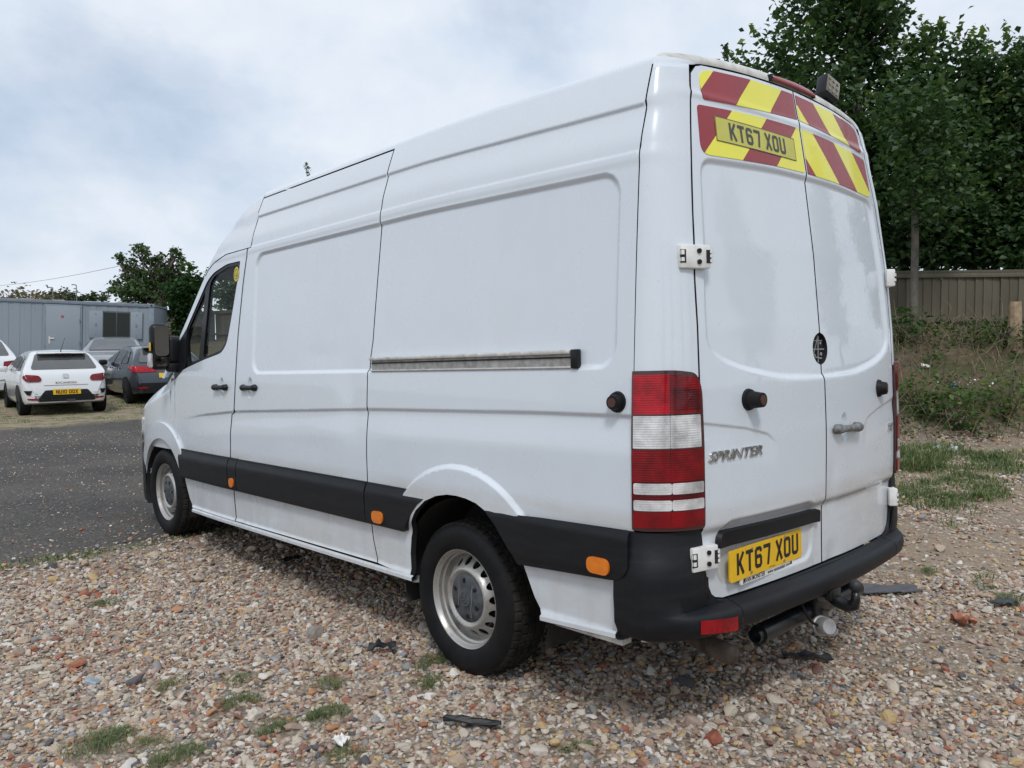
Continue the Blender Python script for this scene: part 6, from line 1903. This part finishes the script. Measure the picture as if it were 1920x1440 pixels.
# ================================================================ parked cars
def bvh_of(o):
    me = o.data
    return BVHTree.FromPolygons([v.co.copy() for v in me.vertices], [tuple(p.vertices) for p in me.polygons])
def car(name, label, p, heading, paint, W=1.69, H=1.44, Lc=4.05, kind="hatch", glass=None, details=True, group="cars parked by the container"):
    zg = gz(p[0], p[1])
    root = empty(name, (p[0], p[1], zg), -R(heading), label, "car", group)
    hw = W / 2; k = Lc / 4.05; hs = H / 1.44
    Ty = np.array([0, .02, .06, .12, .20, .30, .45, .62, .85, 1.3, 1.9, 2.3, 2.7, 3.0, 3.25, 3.6, 3.85, 3.98, 4.05]) * k
    Tz = np.array([.50, .62, .80, .93, 1.00, 1.12, 1.27, 1.375, 1.42, 1.44, 1.43, 1.36, 1.17, 1.02, .97, .90, .80, .66, .50]) * hs
    T = tab(list(Ty), list(Tz), .025)
    wv = tab(list(np.array([0, .04, .12, .25, .5, .9, 2.0, 3.0, 3.5, 3.8, 3.95, 4.05]) * k), [.70, .84, .92, .965, .99, 1.0, 1.0, .99, .95, .86, .74, .55], .03)
    st = np.unique(np.concatenate([np.linspace(0, .7, 22), np.linspace(.7, 3.3, 24), np.linspace(3.3, 4.05, 12)])) * k
    G = []
    for y in st:
        w = hw * float(wv(y)); tz = float(T(y)); belt = .93 * hs
        b = min(belt, tz - .03)
        zb = .22 + .06 * ss(.5, 0, y) + .05 * ss(3.5, 4.05, y)
        lowp = [(0, zb), (w * .82, zb), (w * .94, zb + .03), (w * .985, zb + .16), (w * 1.0, zb + (b - zb) * .55), (w * .985, zb + (b - zb) * .80), (w * .955, b)]
        gh = max(tz - b, .03); wr = w * .955 - gh * .47
        upp = [(w * .955 - gh * .10, b + gh * .25), (wr + .05, b + gh * .72), (wr - .02, b + gh * .90), (wr - .10, b + gh * .97), (wr * .55, b + gh * 1.0), (0, b + gh * 1.015)]
        c = cat(lowp + upp, 38); c[0, 0] = 0; c[-1, 0] = 0
        G.append([(-q[0], y, q[1]) for q in c])
    G = np.array(G); G = full(G[:, :])
    body = grid_mesh("body", G, paint, root)
    bm = bmesh.new(); bm.from_mesh(body.data); bmesh.ops.holes_fill(bm, edges=[e for e in bm.edges if e.is_boundary]); bmesh.ops.recalc_face_normals(bm, faces=bm.faces); bm.to_mesh(body.data); bm.free()
    T_ = bvh_of(body)
    def proj(mode):
        def f(u, v, o=0.0):
            u = np.asarray(u, float).ravel(); v = np.asarray(v, float).ravel(); out = []
            for a_, b_ in zip(u, v):
                if mode == "rear": h = T_.ray_cast(Vector((a_, -2, b_)), Vector((0, 1, 0)))
                elif mode == "left": h = T_.ray_cast(Vector((-3, a_, b_)), Vector((1, 0, 0)))
                elif mode == "right": h = T_.ray_cast(Vector((3, a_, b_)), Vector((-1, 0, 0)))
                else: h = T_.ray_cast(Vector((a_, 9, b_)), Vector((0, -1, 0)))
                if h[0] is None: q = Vector((a_, 0, b_)) if mode in ("rear", "front") else Vector((0, a_, b_))
                else: q = h[0] + h[1] * (o if h[1].dot(Vector((0, -1, 0) if mode == "rear" else (-1, 0, 0) if mode == "left" else (1, 0, 0) if mode == "right" else (0, 1, 0))) > 0 else -o)
                out.append(tuple(q))
            return np.array(out)
        return f
    def dec(nm, mode, o, mat, off=.006, h=.08):
        off = off + .008; h = min(h, .05)
        UV, F, _l = cdt(np.array(o, float), [], h)
        V = proj(mode)(UV[:, 0], UV[:, 1], off)
        if mode in ("left", "front"): F = F[:, ::-1]
        return mesh_obj(nm, V, [tuple(q) for q in F.tolist()], mat, root, smooth=True)
    gl = glass or M["carglass"]
    def Z(v): return v * hs
    # glass
    dec("rear_window", "rear", round_poly([(-hw * .76, Z(1.01)), (hw * .76, Z(1.01)), (hw * .60, Z(1.34)), (-hw * .60, Z(1.34))], .06), gl)
    dec("windscreen", "front", round_poly([(-hw * .74, Z(1.05)), (hw * .74, Z(1.05)), (hw * .58, Z(1.36)), (-hw * .58, Z(1.36))], .06), gl)
    for m_ in ("left", "right"):
        for q in ([(.62 * k, Z(.99)), (1.15 * k, Z(.97)), (1.15 * k, Z(1.30)), (.92 * k, Z(1.28))], [(1.20 * k, Z(.97)), (1.95 * k, Z(.955)), (1.95 * k, Z(1.31)), (1.20 * k, Z(1.31))], [(2.02 * k, Z(.955)), (2.75 * k, Z(.955)), (2.35 * k, Z(1.22)), (2.02 * k, Z(1.31))]):
            dec("side_window", m_, round_poly(q, .05), gl)
        for q in ([(1.17 * k, Z(.30)), (1.18 * k, Z(.30)), (1.18 * k, Z(.97)), (1.17 * k, Z(.97))], [(1.98 * k, Z(.30)), (1.99 * k, Z(.30)), (1.99 * k, Z(.97)), (1.98 * k, Z(.97))]):
            dec("door_seam", m_, q, M["gap"], .003)
        for yy in (1.30, 2.1):
            dec("door_handle", m_, round_poly([(yy * k, Z(.84)), ((yy + .18) * k, Z(.84)), ((yy + .18) * k, Z(.87)), (yy * k, Z(.87))], .012), paint if kind != "dark" else M["black"], .02)
    # wheels
    for sx in (-1, 1):
        for yy in (.66 * k, (.66 + 2.48) * k):
            wr = .315
            dec("wheel_arch", "left" if sx < 0 else "right", [(yy + .365 * math.cos(a), .30 + .365 * math.sin(a)) for a in np.linspace(-.15, math.pi + .15, 22)], M["gap"], .004)
            w = bpy.data.objects.new("wheel", None); fin(w, root); w.location = (sx * (hw - .035), yy, wr - .005)
            if sx > 0: w.rotation_euler = (0, 0, math.pi)
            revolve("tyre", [(.22, -.02), (.235, -.032), (.285, -.034), (.308, -.02), (.315, .0), (.315, .15), (.30, .18), (.22, .18)], M["tyre"], w, 40)
            revolve("rim", [(.0, .035), (.21, .045), (.215, -.012), (.228, -.024), (.228, -.03)], M["black"], w, 40)
            bm = bmesh.new()
            for q in range(5):
                for e_ in (-.09, .09):
                    a = 2 * math.pi * q / 5 + e_
                    bm_box(bm, (.002, .125 * math.cos(a), .125 * math.sin(a)), (.022, .20, .026), Matrix.Rotation(a, 3, "X"))
            bm_cyl(bm, (-.008, 0, 0), (.02, 0, 0), .05, n=12)
            from_bm("spokes", bm, M["black"] if details != "dark" else M["black"], w)
    # tail lamps
    lr = M["lens_r"] if kind != "dark" else M["lens_rb"]
    if kind == "hatch":
        for s in (-1, 1):
            o = [(s * hw * .90, Z(.90)), (s * hw * .60, Z(.875)), (s * hw * .54, Z(.80)), (s * hw * .58, Z(.745)), (s * hw * .86, Z(.745)), (s * hw * .93, Z(.83))]
            l = dec("tail_lamp", "rear", round_poly(o if s < 0 else o[::-1], .03), lr, .014, .05)
        dec("tailgate_seam", "rear", [(-hw * .50, Z(.66)), (hw * .50, Z(.66)), (hw * .50, Z(.668)), (-hw * .50, Z(.668))], M["gap"], .003)
        dec("bumper_insert", "rear", round_poly([(-hw * .66, Z(.36)), (hw * .66, Z(.36)), (hw * .48, Z(.56)), (-hw * .48, Z(.56))], .03), M["black"], .008, .06)
        dec("lower_valance", "rear", [(-hw * .62, Z(.315)), (hw * .62, Z(.315)), (hw * .67, Z(.358)), (-hw * .67, Z(.358))], M["black"], .010, .06)
        for s in (-1, 1):
            o = [(s * hw * .92, Z(.56)), (s * hw * .76, Z(.56)), (s * hw * .80, Z(.46)), (s * hw * .86, Z(.47))]; dec("bumper_vent", "rear", o if s < 0 else o[::-1], M["black"], .008, .05)
            o = [(s * hw * .86, Z(.395)), (s * hw * .64, Z(.385)), (s * hw * .66, Z(.345)), (s * hw * .84, Z(.36))]; dec("reflector", "rear", o if s < 0 else o[::-1], M["reflector"], .010, .05)
        f = proj("rear"); yp = min(f(np.array([-.2, 0, .2] * 2), np.array([Z(.47)] * 3 + [Z(.54)] * 3), 0.0)[:, 1]) - .030
        fpx = flatp2(yp)
        pl2 = panel("number_plate", round_poly([(-.265, Z(.462)), (.265, Z(.462)), (.265, Z(.462) + .115), (-.265, Z(.462) + .115)], .012), fpx, M["plate"], root, h=.2, flange=.01)
        V2, F = plate_text("NU10 OOX", 0, Z(.462) + .0575, .080)
        mesh_obj("lettering", fpx(V2[:, 0], V2[:, 1], .004), F, M["ink"], pl2)
        emb = dec("emblem", "rear", round_poly([(-.055, Z(.815)), (.055, Z(.815)), (.055, Z(.90)), (-.055, Z(.90))], .02), M["chrome"], .012, .05)
        V2, F = ribbon([([(-.030, .012), (.030, .022)], 0), ([(-.030, -.004), (.030, .008)], 0), ([(-.030, -.020), (.030, -.008)], 0)], .008)
        mesh_obj("emblem_mark", proj("rear")(V2[:, 0], V2[:, 1] + Z(.857), .016), F, M["ink"], emb)
        V2, F = font_mesh("BOCANEGRA", .062, wide=1.1)
        mesh_obj("lettering", proj("rear")(V2[:, 0], V2[:, 1] + Z(.715), .010), F, simple("dark_red_lettering", (.10, .012, .02), .4), root)
        box("spoiler", (0, .50 * k, Z(1.375)), (hw * 1.12, .26, .028), paint, root, Matrix.Rotation(R(6), 3, "X"), .012)
        box("stop_lamp", (0, .376 * k, Z(1.350)), (.30, .02, .022), M["housing"], root)
        tube("aerial", [(0, .62, Z(1.40)), (.01, .60, Z(1.45)), (.06, .42, Z(1.70))], [.014, .006, .003], M["black"], root, 6)
        dec("exhaust_tip", "rear", round_poly([(-.02, Z(.30)), (.16, Z(.30)), (.16, Z(.35)), (-.02, Z(.35))], .02), M["cap"], .02, .05)
        for s in (-1, 1): box("door_mirror", (s * (hw + .07), 2.55 * k, Z(.99)), (.17, .11, .12), paint, root, None, .03)
    elif kind == "dark":
        for s in (-1, 1):
            o = [(s * hw * .95, Z(.94)), (s * hw * .62, Z(.905)), (s * hw * .34, Z(.865)), (s * hw * .34, Z(.79)), (s * hw * .70, Z(.775)), (s * hw * .93, Z(.78))]
            dec("tail_lamp", "rear", round_poly(o if s < 0 else o[::-1], .02), lr, .012, .05)
            o = [(.06 * k, Z(.79)), (.30 * k, Z(.83)), (.36 * k, Z(.93)), (.10 * k, Z(.91))]; dec("tail_lamp", "left" if s < 0 else "right", o, lr, .010, .05)
            box("door_mirror", (s * (hw + .10), 2.55 * k, Z(1.00)), (.20, .12, .14), M["black"], root, None, .04)
            o = [(s * hw * .84, Z(.43)), (s * hw * .60, Z(.43)), (s * hw * .60, Z(.39)), (s * hw * .84, Z(.39))]; dec("reflector", "rear", o if s < 0 else o[::-1], M["reflector"], .012, .05)
        dec("bumper_insert", "rear", round_poly([(-hw * .72, Z(.30)), (hw * .72, Z(.30)), (hw * .80, Z(.52)), (-hw * .80, Z(.52))], .03), M["black"], .008, .06)
        dec("number_plate", "rear", [(-.26, Z(.64)), (.26, Z(.64)), (.26, Z(.64) + .11), (-.26, Z(.64) + .11)], M["plate"], .012, .1)
        box("spoiler", (0, .50 * k, Z(1.385)), (hw * 1.12, .30, .030), paint, root, Matrix.Rotation(R(6), 3, "X"), .012)
    else:
        for s in (-1, 1):
            o = [(s * hw * .88, Z(.78)), (s * hw * .52, Z(.72)), (s * hw * .54, Z(.64)), (s * hw * .84, Z(.66))]; dec("headlamp", "front", o if s < 0 else o[::-1], M["lens_c"], .010, .05)
            o = [(s * hw * .90, Z(.90)), (s * hw * .60, Z(.875)), (s * hw * .58, Z(.76)), (s * hw * .88, Z(.76))]; dec("tail_lamp", "rear", o if s < 0 else o[::-1], lr, .010, .05)
            box("door_mirror", (s * (hw + .07), 2.55 * k, Z(1.0)), (.17, .11, .12), paint, root, None, .03)
        dec("grille", "front", round_poly([(-hw * .42, Z(.50)), (hw * .42, Z(.50)), (hw * .46, Z(.66)), (-hw * .46, Z(.66))], .03), M["black"], .008, .06)
    return root
class flatp2:
    def __init__(s, y): s.y = y
    def __call__(s, x, z, o=0.0): return np.stack([np.asarray(x), np.full(np.shape(x), s.y) - o, np.asarray(z) + 0 * np.asarray(x)], -1)
def car_paint(nm, c, metal=0.0, rough=.3):
    t = NT(nm); t.set(Base_Color=t.mix(t.noise(3, 3), c, tuple(x * .93 for x in c)), Metallic=metal, Roughness=rough, Coat_Weight=1.0, Coat_Roughness=.04); return t.m
HD = 5.0
hr = np.array([math.cos(R(HD)), -math.sin(R(HD))]); hf = np.array([math.sin(R(HD)), math.cos(R(HD))])
pl_ = cp((40 - 960) / 1505.2 * 16.8, 16.8)
car("white_hatchback", "white hatchback seen from behind with a yellow number plate, in front of the container", pl_ + hr * .83, HD, car_paint("white_car_paint", (.70, .725, .75)), H=1.41)
wl_ = cp((237 - 960) / 1505.2 * 19.8, 19.8)
car("grey_hatchback", "dark grey hatchback half hidden behind the van's mirror", wl_ - hf * .70 + hr * .85, HD, car_paint("dark_grey_metallic", (.050, .062, .080), .6, .32), W=1.77, H=1.44, Lc=4.32, kind="dark")
ps = cp((212 - 960) / 1505.2 * 22.2, 22.2)
car("silver_car", "silver grey car facing the camera between the two hatchbacks", ps + np.array([math.sin(R(18)), math.cos(R(18))]) * 4.2, 198, car_paint("silver_grey_metallic", (.30, .32, .335), .6, .35), W=1.78, H=1.46, Lc=4.3, kind="saloon", group="cars parked by the container")
pw = cp((-38 - 960) / 1505.2 * 20.5, 20.5)
car("white_estate_car", "white car cut by the left side of the photo, only its roof and windows show", pw, HD, bpy.data.materials["white_car_paint"], W=1.8, H=1.66, Lc=4.4, kind="saloon")
